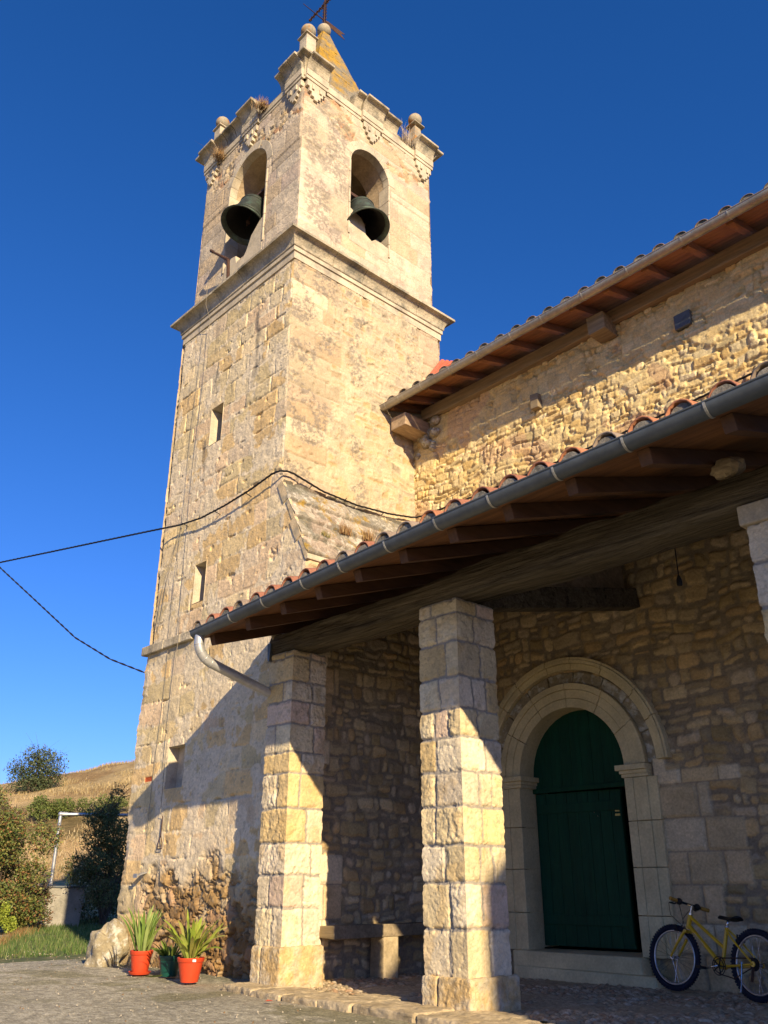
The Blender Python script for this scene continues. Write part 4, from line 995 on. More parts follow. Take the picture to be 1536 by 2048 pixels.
# the eaves line: bowed a little and rising towards the east, as on old porches
EX = [.38, 2.55, 4.2, 5.36, 6.23, 6.67, 8.6]; EYs = [-1.33, -1.39, -1.45, -1.45, -1.44, -1.43, -1.42]; EZs = [3.345, 3.435, 3.478, 3.512, 3.54, 3.56, 3.60]
def eY(t): return float(np.interp(t, EX, EYs))
def eZ(t): return float(np.interp(t, EX, EZs))
mP = .33
def RP(t, n, dz=0): return Vector((t, eY(t)+n, eZ(t)-.205+mP*n+dz))     # n metres in from the gutter line, dz above the underside of the rafters
def pillar(S0, S1, N0, N1, zb, zt, zs, seed, ped, label=None, pz0=-.05):
    z = [zb]+[q for q in zs if q > zb+.1 and q < zt-.05]+[zt]
    for fi, (O, U, Nn, w, cl, cr) in enumerate((
            (WP(S0, N0, 0), WXv, -WYv, S1-S0, seed+1, seed+2), (WP(S1, N0, 0), WYv, WXv, N1-N0, seed+2, seed+3),
            (WP(S1, N1, 0), -WXv, WYv, S1-S0, seed+3, seed+4), (WP(S0, N1, 0), -WYv, -WXv, N1-N0, seed+4, seed+1))):
        def fn(u, v, w=w, cl=cl, cr=cr, fi=fi):
            zz = v+zb; off = fi*3.1+seed
            wu = np.clip(u+(fbm(u*6+off, zz*6, seed)-.5)*.04+(fbm(u*30+off, zz*30, seed+1)-.5)*.012, .001, w-.001); wv = zz+(fbm(u*5+off, zz*5, seed+9)-.5)*.03+(fbm(u*30+off, zz*30, seed+2)-.5)*.014
            d, idr, lu, lv = ashlar(wu, wv, w, z, seed+fi*5, .14, .34, cl, cr)
            # keep corner blocks square to their own height: corner distance counts only horizontally inside
            j = .010
            jj = j*(.5+1.1*fbm(u*7+off, zz*7, seed+19)); chip = ss(.60, .70, fbm(u*14+off, zz*14, seed+23, 3))*ss(.045, .01, d)*.014
            h = ss(0, .009, d-jj)*.010-chip+ss(0, .01, d-j)*((idr[..., 0]-.5)*.010+(idr[..., 1]-.5)*.05*lu)+(fbm(u*22+off, zz*22, seed+3, 5, .65)-.5)*.011*(1+1.8*(idr[..., 0] > .70))
            c = col_var(pick(PALP, idr[..., 2]), idr, u+off, zz, seed+5, .1)
            c = mixc(c, (.54, .36, .13), ss(.55, .68, fbm(u*5+off, zz*5, seed+15))*.35); c = mixc(c, (.30, .25, .17), ss(.60, .72, fbm(u*18+off, zz*18, seed+16, 4, .7))*.45)
            h = h-ss(.66, .74, fbm(u*40+off, zz*40, seed+17, 3))*.005
            c = mixc(c, (.30, .27, .22), ss(.004, -.003, d-jj))
            # rounded arris
            ed = np.minimum(u, w-u); 
            return h, c
        ef = lambda v, s=seed, k=0: .006+(fbm(v*9+s, v*0+k, s)-.5)*.012
        def edge(k, s=seed):
            def f(v):
                zz = v+zb; dj = np.min(np.abs(zz[..., None]-np.array(z)[None, None]), -1)
                return ss(.0, .022, dj)*.012-.003+(fbm(zz*16, zz*0+k, s+k, 5, .65)-.5)*.020
            return f
        ka, kb = (cl, cr)
        nL = [-WXv, -WYv, WXv, WYv][fi]; nR = [WXv, WYv, -WXv, -WYv][fi]
        patch('pillar_face' if fi else 'pillar', porch if fi == 0 else PIL[0], M['stone'], tuple(O+Vector((0, 0, zb))), tuple(U), (0, 0, 1), tuple(Nn), w, zt-zb, .0085, fn,
              eL=(tuple(nL), edge(ka), edge(ka)), eR=(tuple(nR), edge(kb), edge(kb)))
        if fi == 0: PIL[0] = bpy.context.view_layer.objects and COL.objects[-1]
    if ped:
        (a0, a1, n0, n1, ph, nb) = ped
        mb = MB(); rg = random.Random(seed); 
        bl = [(a0, a0+(a1-a0)*.32, n0, n1), (a0+(a1-a0)*.32+.008, a1, n0, n1)] if nb == 2 else [(a0, a1, n0, n1)]
        for (x0, x1, y0, y1) in bl:
            V = [WP(x, y, zz) for zz in (pz0, ph) for x, y in ((x0, y0), (x1, y0), (x1, y1), (x0, y1))]
            mb.add(V, [(0, 3, 2, 1), (4, 5, 6, 7), (0, 1, 5, 4), (1, 2, 6, 5), (2, 3, 7, 6), (3, 0, 4, 7)])
        o = mb.build('pedestal', M['ped'], PIL[0], bevel=.022, seg=3)
        sub = o.modifiers.new('sub', 'SUBSURF'); sub.subdivision_type = 'SIMPLE'; sub.levels = sub.render_levels = 5
        tx = bpy.data.textures.new('rough', 'CLOUDS'); tx.noise_scale = .06; tx.noise_depth = 3
        dp = o.modifiers.new('disp', 'DISPLACE'); dp.texture = tx; dp.strength = .022; dp.mid_level = .5; dp.texture_coords = 'GLOBAL'
PIL = [None]
M['ped'] = mat('ochre_pedestal_stone', base=(.52, .37, .17), rough=.95, spec=.12, nscale=30, namt=.2, nscale2=6, namt2=.25, bump=.8, bscale=35, bdist=.015, tint=(.50, .43, .30), tscale=4, tthr=(.45, .6), pit=.5)
z1 = [.374, .692, .982, 1.28, 1.607, 1.945, 2.151, 2.438, 2.676, 2.884, 3.144]
z2 = [.252, .581, .912, 1.194, 1.492, 1.765, 2.047, 2.283, 2.553, 2.862, 3.12]
pillar(.575, .985, -.446, -.006, .33, 3.215, z1, 710, (.555, 1.03, -.49, .045, .36, 2))
pillar(2.888, 3.335, -.446, .044, .22, 3.25, z2, 730, (2.87, 3.395, -.49, .10, .25, 2))
pillar(6.01, 6.47, -.446, .044, .22, 3.14, z2, 750, (5.97, 6.53, -.49, .10, .25, 1))
b = MB(); V = [WP(x, y, zz) for zz in (3.13, 3.275) for x, y in ((5.965, -.485), (6.52, -.485), (6.52, .08), (5.965, .08))]
b.add(V, [(0, 3, 2, 1), (4, 5, 6, 7), (0, 1, 5, 4), (1, 2, 6, 5), (2, 3, 7, 6), (3, 0, 4, 7)]); b.build('pillar_cap', M['trim'], porch, bevel=.012)
# long front beam, hewn and uneven
def hewn(mb, x0, x1, y0, y1, zbf, ztf, n=90, seed=1, amp=.014):
    V = []; m = 0
    for i in range(n+1):
        x = x0+(x1-x0)*i/n; a, c = zbf(x), ztf(x)
        ring = [(y0+.03, a), (y0+(y1-y0)*.5, a), (y1-.02, a+.01), (y1, a+.04), (y1, (a+c)/2), (y1, c-.02), (y0+(y1-y0)*.5, c), (y0+.02, c), (y0, c-.02), (y0, c-(c-a)*.3), (y0-.008, a+(c-a)*.5), (y0, a+(c-a)*.25), (y0+.004, a+.03)]
        m = len(ring)
        for k, (nn, zz) in enumerate(ring):
            f = float(fbm(np.array([x*2.6+k*3.1]), np.array([k*5.0]), seed, 5, .6)[0]-.5)*amp*4
            g = float(fbm(np.array([x*2.6+k*3.1]), np.array([k*5.0+50]), seed, 5, .6)[0]-.5)*amp*4
            V.append((x, nn+f, zz+g))
    mb.add(V, [(i*m+k, i*m+(k+1) % m, (i+1)*m+(k+1) % m, (i+1)*m+k) for i in range(n) for k in range(m)]+[tuple(range(m)), tuple(range(n*m, n*m+m))[::-1]])
b = MB(); hewn(b, .56, 8.5, -.455, -.05, lambda x: float(np.interp(x, [.5, 3.3, 6.2, 8.5], [3.205, 3.245, 3.272, 3.30]))+.012*math.sin(x*2.3), lambda x: float(np.interp(x, [.5, 3.3, 6.2, 8.5], [3.42, 3.485, 3.535, 3.56]))+.014*math.sin(x*1.7+1))
b.build('front_beam', M['beam'], porch, smooth=True, auto=50)
NB = lambda t: NY+.01-eY(t)
XR = [.62, 1.30, 1.88, 2.44, 3.0, 3.57, 4.13, 4.69, 5.25, 5.81, 6.37, 6.93, 7.5, 8.1]
rr = Matrix.Rotation(math.atan(mP), 3, 'X')
for i, x in enumerate(XR):
    n0, n1 = .10, NB(x)-.03; c = RP(x, (n0+n1)/2, .057)
    b = MB(); b.box(c, (.085, (n1-n0)*math.sqrt(1+mP*mP), .11), rot=rr @ Matrix.Rotation(random.Random(i).uniform(-.006, .006), 3, 'Z'), jit=.004); b.build('rafter', M['rafter'], porch, bevel=.004)
wv = .115; n = .02; TS = [.44, 2.55, 4.2, 5.36, 6.23, 6.67, 8.5]
while n < 3.9:
    b = MB()
    for t0, t1 in zip(TS[:-1], TS[1:]):
        q1 = min(n+wv-.002, NB(t0)-.02, NB(t1)-.02)
        if q1 <= n+.01: continue
        P = [RP(t0, n, .118), RP(t1, n, .118), RP(t1, q1, .118), RP(t0, q1, .118)]
        b.add(P+[p+Vector((0, 0, .02)) for p in P], [(0, 3, 2, 1), (4, 5, 6, 7), (0, 1, 5, 4), (1, 2, 6, 5), (2, 3, 7, 6), (3, 0, 4, 7)])
    if b.v: b.build('roof_board', M['board'], porch)
    n += wv
colS = [.53]
while colS[-1] < 8.3: colS.append(colS[-1]+.268)
tile_roof('roof_tiles', porch, colS, lambda t, s, h: tuple(RP(t, min(s-.02, NB(t)), .146+h*1.1)), 3.9, .268, .096, seed=5)
rg = random.Random(8)
for t in colS:
    rr2 = .087+rg.uniform(-.006, .004); t += rg.uniform(-.01, .01)
    b = MB(); b.extr([(-rr2*math.cos(math.pi*k/10), .03+rr2*math.sin(math.pi*k/10)*rg.uniform(.92, 1.02)) for k in range(11)]+[(rr2, .006), (-rr2, .006)], RP(t, -.040, .168), WXv, (0, 0, 1), WYv, .08)
    b.build('tile_mortar', M['mortar'], porch, bevel=.004)
# infill panel and brace over the second pillar, wedge stones on the beam
b = MB(); a0 = Vector((3.12, -.08, 3.36)); a1 = Vector((3.42, 2.38, 3.82)); d = (a1-a0).normalized(); sx = Vector((0, 0, 1)).cross(d).normalized(); uz = d.cross(sx)
V = []
for p in (a0, a1):
    for q, w in ((-.09, -.11), (.09, -.11), (.09, .11), (-.09, .11)): V.append(p+sx*q+uz*w)
b.add(V, [(0, 3, 2, 1), (4, 5, 6, 7), (0, 1, 5, 4), (1, 2, 6, 5), (2, 3, 7, 6), (3, 0, 4, 7)]); b.build('cross_beam', M['beam'], porch, bevel=.01)
b = MB(); V = [Vector((3.16, .9, 3.70)), Vector((3.3, 2.38, 3.95)), Vector((3.3, 2.38, 4.33)), Vector((3.16, .9, 3.87))]; b.add(V+[p+WXv*.04 for p in V], [(0, 1, 2, 3), (7, 6, 5, 4), (0, 4, 5, 1), (1, 5, 6, 2), (2, 6, 7, 3), (3, 7, 4, 0)]); b.build('infill_board', M['plank'], porch)
b = MB(); b.sphere((5.93, -.42, 3.60), .10, 12, 8, (1.25, .9, .75), rough=.1, seed=4); b.build('wedge_stone', M['wedge'], porch); b = MB(); b.sphere((.60, -.40, 3.44), .07, 10, 8, (.6, 1, 1.3), rough=.1, seed=2); b.build('wedge_stone', M['wedge'], porch)
b = MB(); b.box((.575, -.40, 3.25), (.06, .16, .20), jit=.01); b.build('end_plate', M['zinc'], porch, bevel=.008)
gut = gutter('gutter', porch, M['zinc'], lambda t, dy, dz: (t, eY(t)+dy, eZ(t)-.008+dz), .44, 8.5, .075, [1.18, 1.75, 2.38, 2.92, 3.52, 4.1, 4.64, 5.22, 5.76, 6.32, 6.9], M['strap'], sw=.016)
# downpipe: swan neck from the gutter outlet to the first pillar
b = MB(); gx, gy, gz = .53, eY(.53), eZ(.53)
pts = [Vector((gx, gy, gz-.06)), Vector((gx, gy, gz-.16))]
p0 = pts[1]; p3 = Vector((.575, -.42, 2.80))
for i in range(1, 7):
    t = i/6; pts.append(p0*(1-t)**2+Vector((gx, gy+.03, gz-.28))*2*t*(1-t)+Vector((gx+.003, gy+.15, gz-.325))*t*t)
q0 = pts[-1]; pts += [q0+(p3-q0)*t for t in (.3, .6, 1.0)]
b.tube(pts, .052, 16)
for k in (1, 3, 5, 7): 
    p = pts[k]; tdir = (pts[k+1]-pts[k-1]).normalized(); X = tdir.orthogonal().normalized(); b.ring(p, X, tdir.cross(X), .053, .003, 20, 6)
b.build('downpipe', M['pipe'], porch, smooth=True, auto=40)

# ------------------------------------------------------------------ porch floor, kerb, ground
def S_(o): o['kind'] = 'structure'; return o
def floor_fn(u, v):
    e, I, ou, ov = vor(u*11+(fbm(u*3, v*3, 801)-.5)*1.5, v*19+(fbm(u*3, v*3, 802)-.5)*1.5, 803)
    h = ss(0, .4, e)*.022+(I[..., 0]-.5)*.014+(fbm(u*2, v*2, 804)-.5)*.04
    c = pick([(.44, .33, .20), (.37, .29, .18), (.50, .39, .25), (.40, .26, .15), (.33, .27, .17), (.52, .43, .30)], I[..., 2])
    c = mixc(c, (.17, .14, .10), ss(.14, .02, e))
    dust = ss(.5, .62, fbm(u*1.7, v*1.7, 806)); c = mixc(c, (.42, .34, .21), dust*.7); h = h*(1-dust*.7)+dust*.012
    return h, c
S_(patch('porch_floor', None, M['rubble'], tuple(pw(-.45, .30, -.01)), tuple(PS), tuple(PN), (0, 0, 1), 7.6, 2.9, .0145, floor_fn))
M['kerb'] = mat('kerb_stone', base=(.46, .37, .23), rough=.95, spec=.12, nscale=25, namt=.2, nscale2=4, namt2=.25, bump=.7, bscale=30, bdist=.015, tint=(.38, .30, .18), tscale=3, tthr=(.45, .6))
b = MB(); S = -.50; rg = random.Random(11)
while S < SEND:
    w = rg.uniform(.42, .75); n0 = -.33+rg.uniform(-.025, .02); n1 = .12 if rg.random() < .6 else .30
    V = [pw(x+rg.uniform(-.01, .01), y+rg.uniform(-.015, .015), zz) for zz in (-.08, .038+rg.uniform(-.006, .01)) for x, y in ((S+.004, n0), (S+w-.004, n0), (S+w-.004, n1), (S+.004, n1))]
    b.add(V, [(0, 3, 2, 1), (4, 5, 6, 7), (0, 1, 5, 4), (1, 2, 6, 5), (2, 3, 7, 6), (3, 0, 4, 7)]); S += w
o = b.build('kerb', M['kerb'], None, bevel=.02, seg=3)
sub = o.modifiers.new('sub', 'SUBSURF'); sub.subdivision_type = 'SIMPLE'; sub.levels = sub.render_levels = 4
tx = bpy.data.textures.new('rough2', 'CLOUDS'); tx.noise_scale = .08; tx.noise_depth = 3
dp = o.modifiers.new('disp', 'DISPLACE'); dp.texture = tx; dp.strength = .03; dp.mid_level = .5; dp.texture_coords = 'GLOBAL'
S_(o)
M['earth'] = mat('dry_earth', base=(.22, .16, .09), rough=1, nscale=6, namt=.25, nscale2=.5, namt2=.25, bump=.4, bscale=20, tint=(.12, .14, .05), tscale=.6, tthr=(.45, .6))
b = MB(); b.add([(-900, -900, -.06), (900, -900, -.06), (900, 900, -.06), (-900, 900, -.06)], [(0, 1, 2, 3)]); S_(b.build('ground', M['earth'], None))
M['yard'] = mat('worn_yard_concrete', attr=True, rough=.97, spec=.08, nscale=60, namt=.50, nscale2=16, namt2=.25, bump=.9, bscale=48, bdist=.012, stretch=(.6, 1.3, 1), pit=.4)
# concrete yard with coarse worn surface
def yard_fn(u, v):
    x, y = u-10.5, v-11.0
    ang = R(-20); a = x*math.cos(ang)+y*math.sin(ang); c_ = -x*math.sin(ang)+y*math.cos(ang)
    n = fbm(a*13, c_*26, 820, 5, .66); n2 = fbm(x*1.1, y*1.1, 825, 4)
    g = ss(.47, .56, n)
    smooth_ = ss(-.2, .3, (x*PS.x+y*PS.y))*ss(-1.3, -.5, y)      # finer screed along the kerb
    h = (1-smooth_*.8)*(ss(.40, .60, n)*.003+(fbm(x*30, y*30, 827, 3)-.5)*.004)+(n2-.5)*.02
    c = mixc(np.ones(x.shape+(3,))*np.array((.32, .295, .22)), (.45, .415, .31), g*(1-smooth_*.5))
    c = mixc(c, (.42, .36, .25), smooth_*.8)
    c = c*(1+(n2-.5)*.4)[..., None]
    c = mixc(c, (.16, .15, .06), ss(.56, .66, fbm(x*1.6, y*1.6, 829, 4))*.5*ss(-3.2, -1.4, y))
    c = mixc(c, (.10, .11, .05), ss(.35, 0, abs(y+.12))*ss(.6, .2, x)*.5)
    return h, c
S_(patch('yard', None, M['yard'], (-10.5, -11.0, -.015), (1, 0, 0), (0, 1, 0), (0, 0, 1), 19.5, 14.2, .024, yard_fn,
   hole=lambda u, v: ((u-10.5) < -4.0) & ((v-11.0) > .35+(-(u-10.5)-7.98)*.55+(fbm(u*2, v*2, 833)-.5)*.25)))
rs = np.random.RandomState(61); V = []; F = []; C_ = []
for i in range(900):
    x, y = rs.uniform(-6, 6), rs.uniform(-3.6, -.85) if rs.rand() < .6 else -.06-abs(rs.normal(0, .35))
    if y > -.45 and x > -.1: continue
    r = rs.uniform(.004, .012); b0 = len(V); a = rs.rand()*6.28
    for k in range(4): V.append((x+r*math.cos(a+k*1.57), y+r*.8*math.sin(a+k*1.57), .0))
    V.append((x, y, r*.9+.004)); F += [(b0+k, b0+(k+1) % 4, b0+4) for k in range(4)]
    cc_ = [(.46, .40, .28), (.34, .30, .22), (.52, .45, .32), (.25, .16, .08)][rs.randint(4)]; C_ += [cc_]*5
o = np_mesh('gravel', V, F, M['stone'], None, np.array(C_)); o['kind'] = 'stuff'
# grass verge, far path
M['turf'] = mat('turf_soil', base=(.10, .12, .04), rough=1, nscale=8, namt=.3, nscale2=1, namt2=.3, bump=.6, bscale=20, tint=(.22, .17, .08), tscale=2, tthr=(.5, .65))
b = MB(); b.add([(-40, -14, -.045), (-3.4, -14, -.045), (-3.4, 30, -.045), (-40, 30, -.045)], [(0, 1, 2, 3)]); S_(b.build('verge_soil', M['turf'], None))
M['path'] = mat('grey_path', base=(.30, .28, .24), rough=.95, nscale=10, namt=.2, bump=.4, bscale=20)
b = MB(); b.add([(-24, 6.6, -.038), (-3.3, 3.6, -.038), (-3.3, 4.8, -.038), (-24, 8.0, -.038)], [(0, 1, 2, 3)]); S_(b.build('path', M['path'], None))
def blades(name, matl, pts, hmin, hmax, w, cols, seed, bend=.5, kind='stuff', parent=None, nseg=2):
    rs = np.random.RandomState(seed); n = len(pts); pts = np.asarray(pts)
    a = rs.rand(n)*2*np.pi; h = rs.uniform(hmin, hmax, n); be = rs.uniform(.1, bend, n)*h; aw = rs.rand(n)*2*np.pi
    dx, dy = np.cos(a), np.sin(a); wx, wy = np.cos(aw)*w/2, np.sin(aw)*w/2
    V = []
    for s, ws_ in ((0, 1), (.55, .75), (1, .1)):
        ox = dx*be*s*s; oy = dy*be*s*s; z = h*s
        V.append(np.stack([pts[:, 0]+ox-wx*ws_, pts[:, 1]+oy-wy*ws_, pts[:, 2]+z], -1)); V.append(np.stack([pts[:, 0]+ox+wx*ws_, pts[:, 1]+oy+wy*ws_, pts[:, 2]+z], -1))
    V = np.stack(V, 1).reshape(-1, 3); base = np.arange(n)[:, None]*6
    F = np.concatenate([base+np.array([0, 1, 3, 2]), base+np.array([2, 3, 5, 4])], 0)
    c = np.repeat(pick(cols, rs.rand(n))*rs.uniform(.75, 1.2, (n, 1)), 6, 0)
    o = np_mesh(name, V, F, matl, parent, c)
    if kind: o['kind'] = kind
    return o
rs = np.random.RandomState(77); n = 60000
gx = rs.uniform(-17, -5, n); gy = rs.uniform(-3, 9, n)
lim = .35+(-gx-7.98)*.55
keep = (gy > lim-.05) & (gy < lim+6.0) & (vn(gx*1.3, gy*1.3, 5)+vn(gx*4, gy*4, 6)*.5 > .42)
blades('grass', M['leaf'], np.stack([gx, gy, np.full(n, -.05)], -1)[keep], .03, .12, .012, [(.10, .16, .035), (.14, .20, .05), (.07, .13, .03), (.20, .22, .08)], 78)
rs = np.random.RandomState(79); n = 2600
gx = rs.uniform(-13, -4, n); lim = .35+(-gx-7.98)*.55
blades('weeds', M['dry'], np.stack([gx, lim+rs.normal(0, .12, n), np.full(n, -.05)], -1), .04, .16, .010, [(.30, .16, .06), (.24, .13, .05), (.34, .26, .12), (.12, .15, .05)], 80)

# ------------------------------------------------------------------ hill
DW = np.array((-.925, .38)); DL = np.array((.38, .925))
def hill_z(x, y):
    dx, dy = x-CAM.x, y-CAM.y; d = dx*DW[0]+dy*DW[1]; l = dx*DL[0]+dy*DL[1]
    base = np.interp(d, [26, 38, 43, 49, 56, 67, 75, 84, 105, 180], [0, .15, 1.0, 2.3, 4.7, 7.3, 9.0, 9.6, 9.3, 7.5])
    return -.06+base*np.clip(1+.023*(l-2.1), .62, 1.25)+(vn(x*.09, y*.09, 91)-.5)*1.6*ss(40, 62, d)+(vn(x*.5, y*.5, 92)-.5)*.35*ss(36, 44, d)
gd = np.linspace(26, 180, 230); gl = np.linspace(-70, 90, 260)
D2, L2 = np.meshgrid(gd, gl); HX = CAM.x+D2*DW[0]+L2*DL[0]; HY = CAM.y+D2*DW[1]+L2*DL[1]
HZ = hill_z(HX, HY)
ny, nx = HX.shape; idx = np.arange(ny*nx).reshape(ny, nx)
F = np.stack([idx[:-1, :-1], idx[1:, :-1], idx[1:, 1:], idx[:-1, 1:]], -1).reshape(-1, 4)
cc = np.ones(HX.shape+(3,))*np.array((.40, .30, .15))
cc = mixc(cc, (.28, .19, .09), ss(.42, .58, fbm(HX*.3, HY*.3, 95))); cc = mixc(cc, (.17, .13, .06), ss(.50, .62, fbm(HX*.5, HY*.5, 96))*ss(50, 52, D2)*ss(60, 57, D2))
cc = mixc(cc, (.50, .36, .18), ss(.5, .62, fbm(HX*.12, HY*.12, 97))*.8)
cc = mixc(cc, (.54, .38, .19), ss(40, 43, D2)*ss(53, 50, D2)*.8)
M['hill'] = mat('dry_hillside', attr=True, rough=1, spec=.05, nscale=3, namt=.2, nscale2=.7, namt2=.2, bump=.8, bscale=3, bdist=.3)
S_(np_mesh('hill', np.stack([HX, HY, HZ], -1).reshape(-1, 3), F, M['hill'], None, cc.reshape(-1, 3), True))
rs = np.random.RandomState(81); n = 70000
d_ = rs.uniform(40, 88, n); l_ = rs.uniform(-10, 20, n); x_ = CAM.x+d_*DW[0]+l_*DL[0]; y_ = CAM.y+d_*DW[1]+l_*DL[1]
k_ = fbm(x_*.45, y_*.45, 83, 4) > .50
blades('dry_grass', M['dry'], np.stack([x_, y_, hill_z(x_, y_)-.03], -1)[k_], .10, .34, .04, [(.46, .36, .18), (.40, .30, .14), (.54, .44, .26), (.28, .20, .10), (.34, .28, .15)], 84)

# ------------------------------------------------------------------ trees and shrubs
def leaf_cloud(name, parent, blobs, n, size, cols, seed, shell=.55, matl=None, stuff=False, gaps=.0):
    rs = np.random.RandomState(seed); vol = np.array([b[3]*b[4]*b[5] for b in blobs])**.75; pr = vol/vol.sum()
    bi = rs.choice(len(blobs), n, p=pr); B = np.array(blobs)[bi]
    v = rs.normal(size=(n, 3)); v /= np.linalg.norm(v, axis=1)[:, None]
    r = shell+(1-shell)*rs.rand(n)**.7
    # bumpy outline
    lump = 1+.28*(vn(v[:, 0]*3+bi*1.7+5, v[:, 2]*3+v[:, 1]*2+9, seed)-.5)*2
    C_ = B[:, :3]+v*B[:, 3:6]*(r*lump)[:, None]
    if gaps:
        g = fbm(C_[:, 0]*2.2/size*.06+C_[:, 1]*1.3, C_[:, 2]*2.2/size*.06, seed+3, 3); m = g > gaps; C_ = C_[m]; n = len(C_); bi = bi[m]
    nr = rs.normal(size=(n, 3))+np.array((.3, -.2, .8)); nr /= np.linalg.norm(nr, axis=1)[:, None]
    t = np.cross(nr, rs.normal(size=(n, 3))); t /= np.linalg.norm(t, axis=1)[:, None]; bt = np.cross(nr, t)
    s = size*rs.uniform(.6, 1.3, (n, 1))
    V = np.stack([C_-t*s*.5, C_-bt*s*.28+nr*s*.06, C_+t*s*.5, C_+bt*s*.28+nr*s*.06], 1).reshape(-1, 3)
    F = np.arange(n)[:, None]*4+np.array([0, 1, 2, 3])
    cl = pick(cols, (rs.rand(n)*.7+.3*rs.rand(len(blobs))[bi]).clip(0, .999))*rs.uniform(.7, 1.25, (n, 1))
    return np_mesh(name, V, F, matl or M['leaf'], parent, np.repeat(cl, 4, 0))
def stems(parent, base, blobs, r0, seed, n=None, name='trunk', matl=None, multi=True):
    rg = random.Random(seed); mb = MB(); base = Vector(base)
    for k, bl in enumerate(blobs if n is None else rg.sample(blobs, min(n, len(blobs)))):
        t = Vector(bl[:3]); mid = base.lerp(t, .45)+Vector((rg.uniform(-.2, .2), rg.uniform(-.2, .2), .15))*(t-base).length*.3
        p = [base+Vector((rg.uniform(-1, 1), rg.uniform(-1, 1), 0))*r0*(3 if multi else .3), base.lerp(mid, .5), mid, mid.lerp(t, .6), t]
        mb.tube(p, [r0, r0*.8, r0*.55, r0*.35, r0*.15], 6)
        for j in range(4):
            e = t+Vector((rg.uniform(-1, 1)*bl[3], rg.uniform(-1, 1)*bl[4], rg.uniform(-.6, 1)*bl[5])); mb.tube([mid.lerp(t, .7), e], [r0*.25, r0*.06], 5)
    return mb.build(name, matl or M['bark'], parent)
def plant(name, loc, label, cat, blobs, n, size, cols, seed, r0, group=None, gaps=0, shell=.45, twigs=0, nst=None, multi=True, crown='crown', trunk='trunk'):
    o = empty(name, loc, label, cat, group)
    L_ = [(loc[0]+b_[0], loc[1]+b_[1], loc[2]+b_[2], b_[3], b_[4], b_[5]) for b_ in blobs]
    leaf_cloud(crown, o, L_, n, size, cols, seed, shell, gaps=gaps)
    stems(o, loc, L_, r0, seed, nst, trunk, multi=multi)
    if twigs:
        rg = random.Random(seed); mb = MB()
        for k in range(twigs):
            bl = rg.choice(L_); a = Vector(bl[:3]); d = Vector((rg.gauss(0, 1), rg.gauss(0, 1), rg.gauss(.9, .5))).normalized(); L0 = max(bl[3:6])
            mb.tube([a+d*L0*.5, a+d*L0*1.0+Vector((0, 0, .05)), a+d*L0*rg.uniform(1.15, 1.6)], [.009, .006, .003], 4)
        mb.build('twig', M['bark'], o)
    return o
rgb_ = random.Random(20)
def blobset(n, rx, ry, z0, z1, r, seed, taper=.5):
    rg = random.Random(seed); out = []
    for i in range(n):
        f = (i+.5)/n; z = z0+(z1-z0)*f; k = 1-taper*f*f
        a = rg.uniform(0, 6.28); q = rg.uniform(.2, 1)
        rr_ = r*rg.uniform(.7, 1.15)*(1-.35*f)
        out.append((math.cos(a)*rx*q*k, math.sin(a)*ry*q*k, z, rr_, rr_, rr_*rg.uniform(.7, 1.0)))
    return out
OAK = [(.08, .11, .045), (.11, .14, .06), (.055, .08, .03), (.15, .17, .08)]
HEDGE = [(.15, .19, .045), (.21, .25, .06), (.10, .14, .035), (.27, .25, .07), (.26, .13, .05), (.18, .21, .07), (.30, .30, .06)]
DARK = [(.10, .14, .045), (.14, .18, .06), (.18, .18, .06), (.07, .10, .035), (.20, .15, .06)]
sc = 1.4
def big(L): return [tuple(q*sc for q in t) for t in L]
plant('oak_tree', (-54.41, 19.03, 6.54), 'round grey-green oak standing alone on the dry ridge', 'tree', big([(0, 0, 1.1, .95, .95, .7), (.35, .5, 1.5, .9, .9, .7), (-.2, -.7, 1.2, .7, .7, .6), (.1, .1, 1.9, .85, .9, .55), (0, .95, .95, .7, .7, .5), (0, -.2, .6, .9, 1.0, .5), (.1, .5, .5, .6, .6, .5)]), 7500, .14, OAK, 901, .12, multi=False, shell=.25, twigs=40)
plant('ridge_shrub', (-54.41, 20.85, 5.74), 'low dark shrub on the slope just below the lone oak', 'shrub', big(blobset(5, .9, 1.1, .2, .7, .6, 31)), 2500, .13, OAK, 902, .03)
for k, (x, y, w, h, lab) in enumerate(((-43.35, 15.25, 1.0, .75, 'low green bush on the hillside at the left of the bush band'), (-42.93, 17.07, .9, .6, 'low green bush on the hillside in the middle of the bush band'), (-42.23, 19.03, .9, .6, 'low green bush on the hillside at the right of the bush band'), (-46.01, 13.57, 1.1, .9, 'olive bush behind the big hedge bush, half way up the hill'))):
    plant('hillside_bush', (x, y, float(hill_z(np.array(x), np.array(y)))), lab, 'bush', big(blobset(6, w, w*1.1, .1, h, .5, 40+k)), 3000, .11, [(.13, .17, .04), (.17, .21, .05), (.10, .13, .035)], 910+k, .02, 'bushes across the hillside')
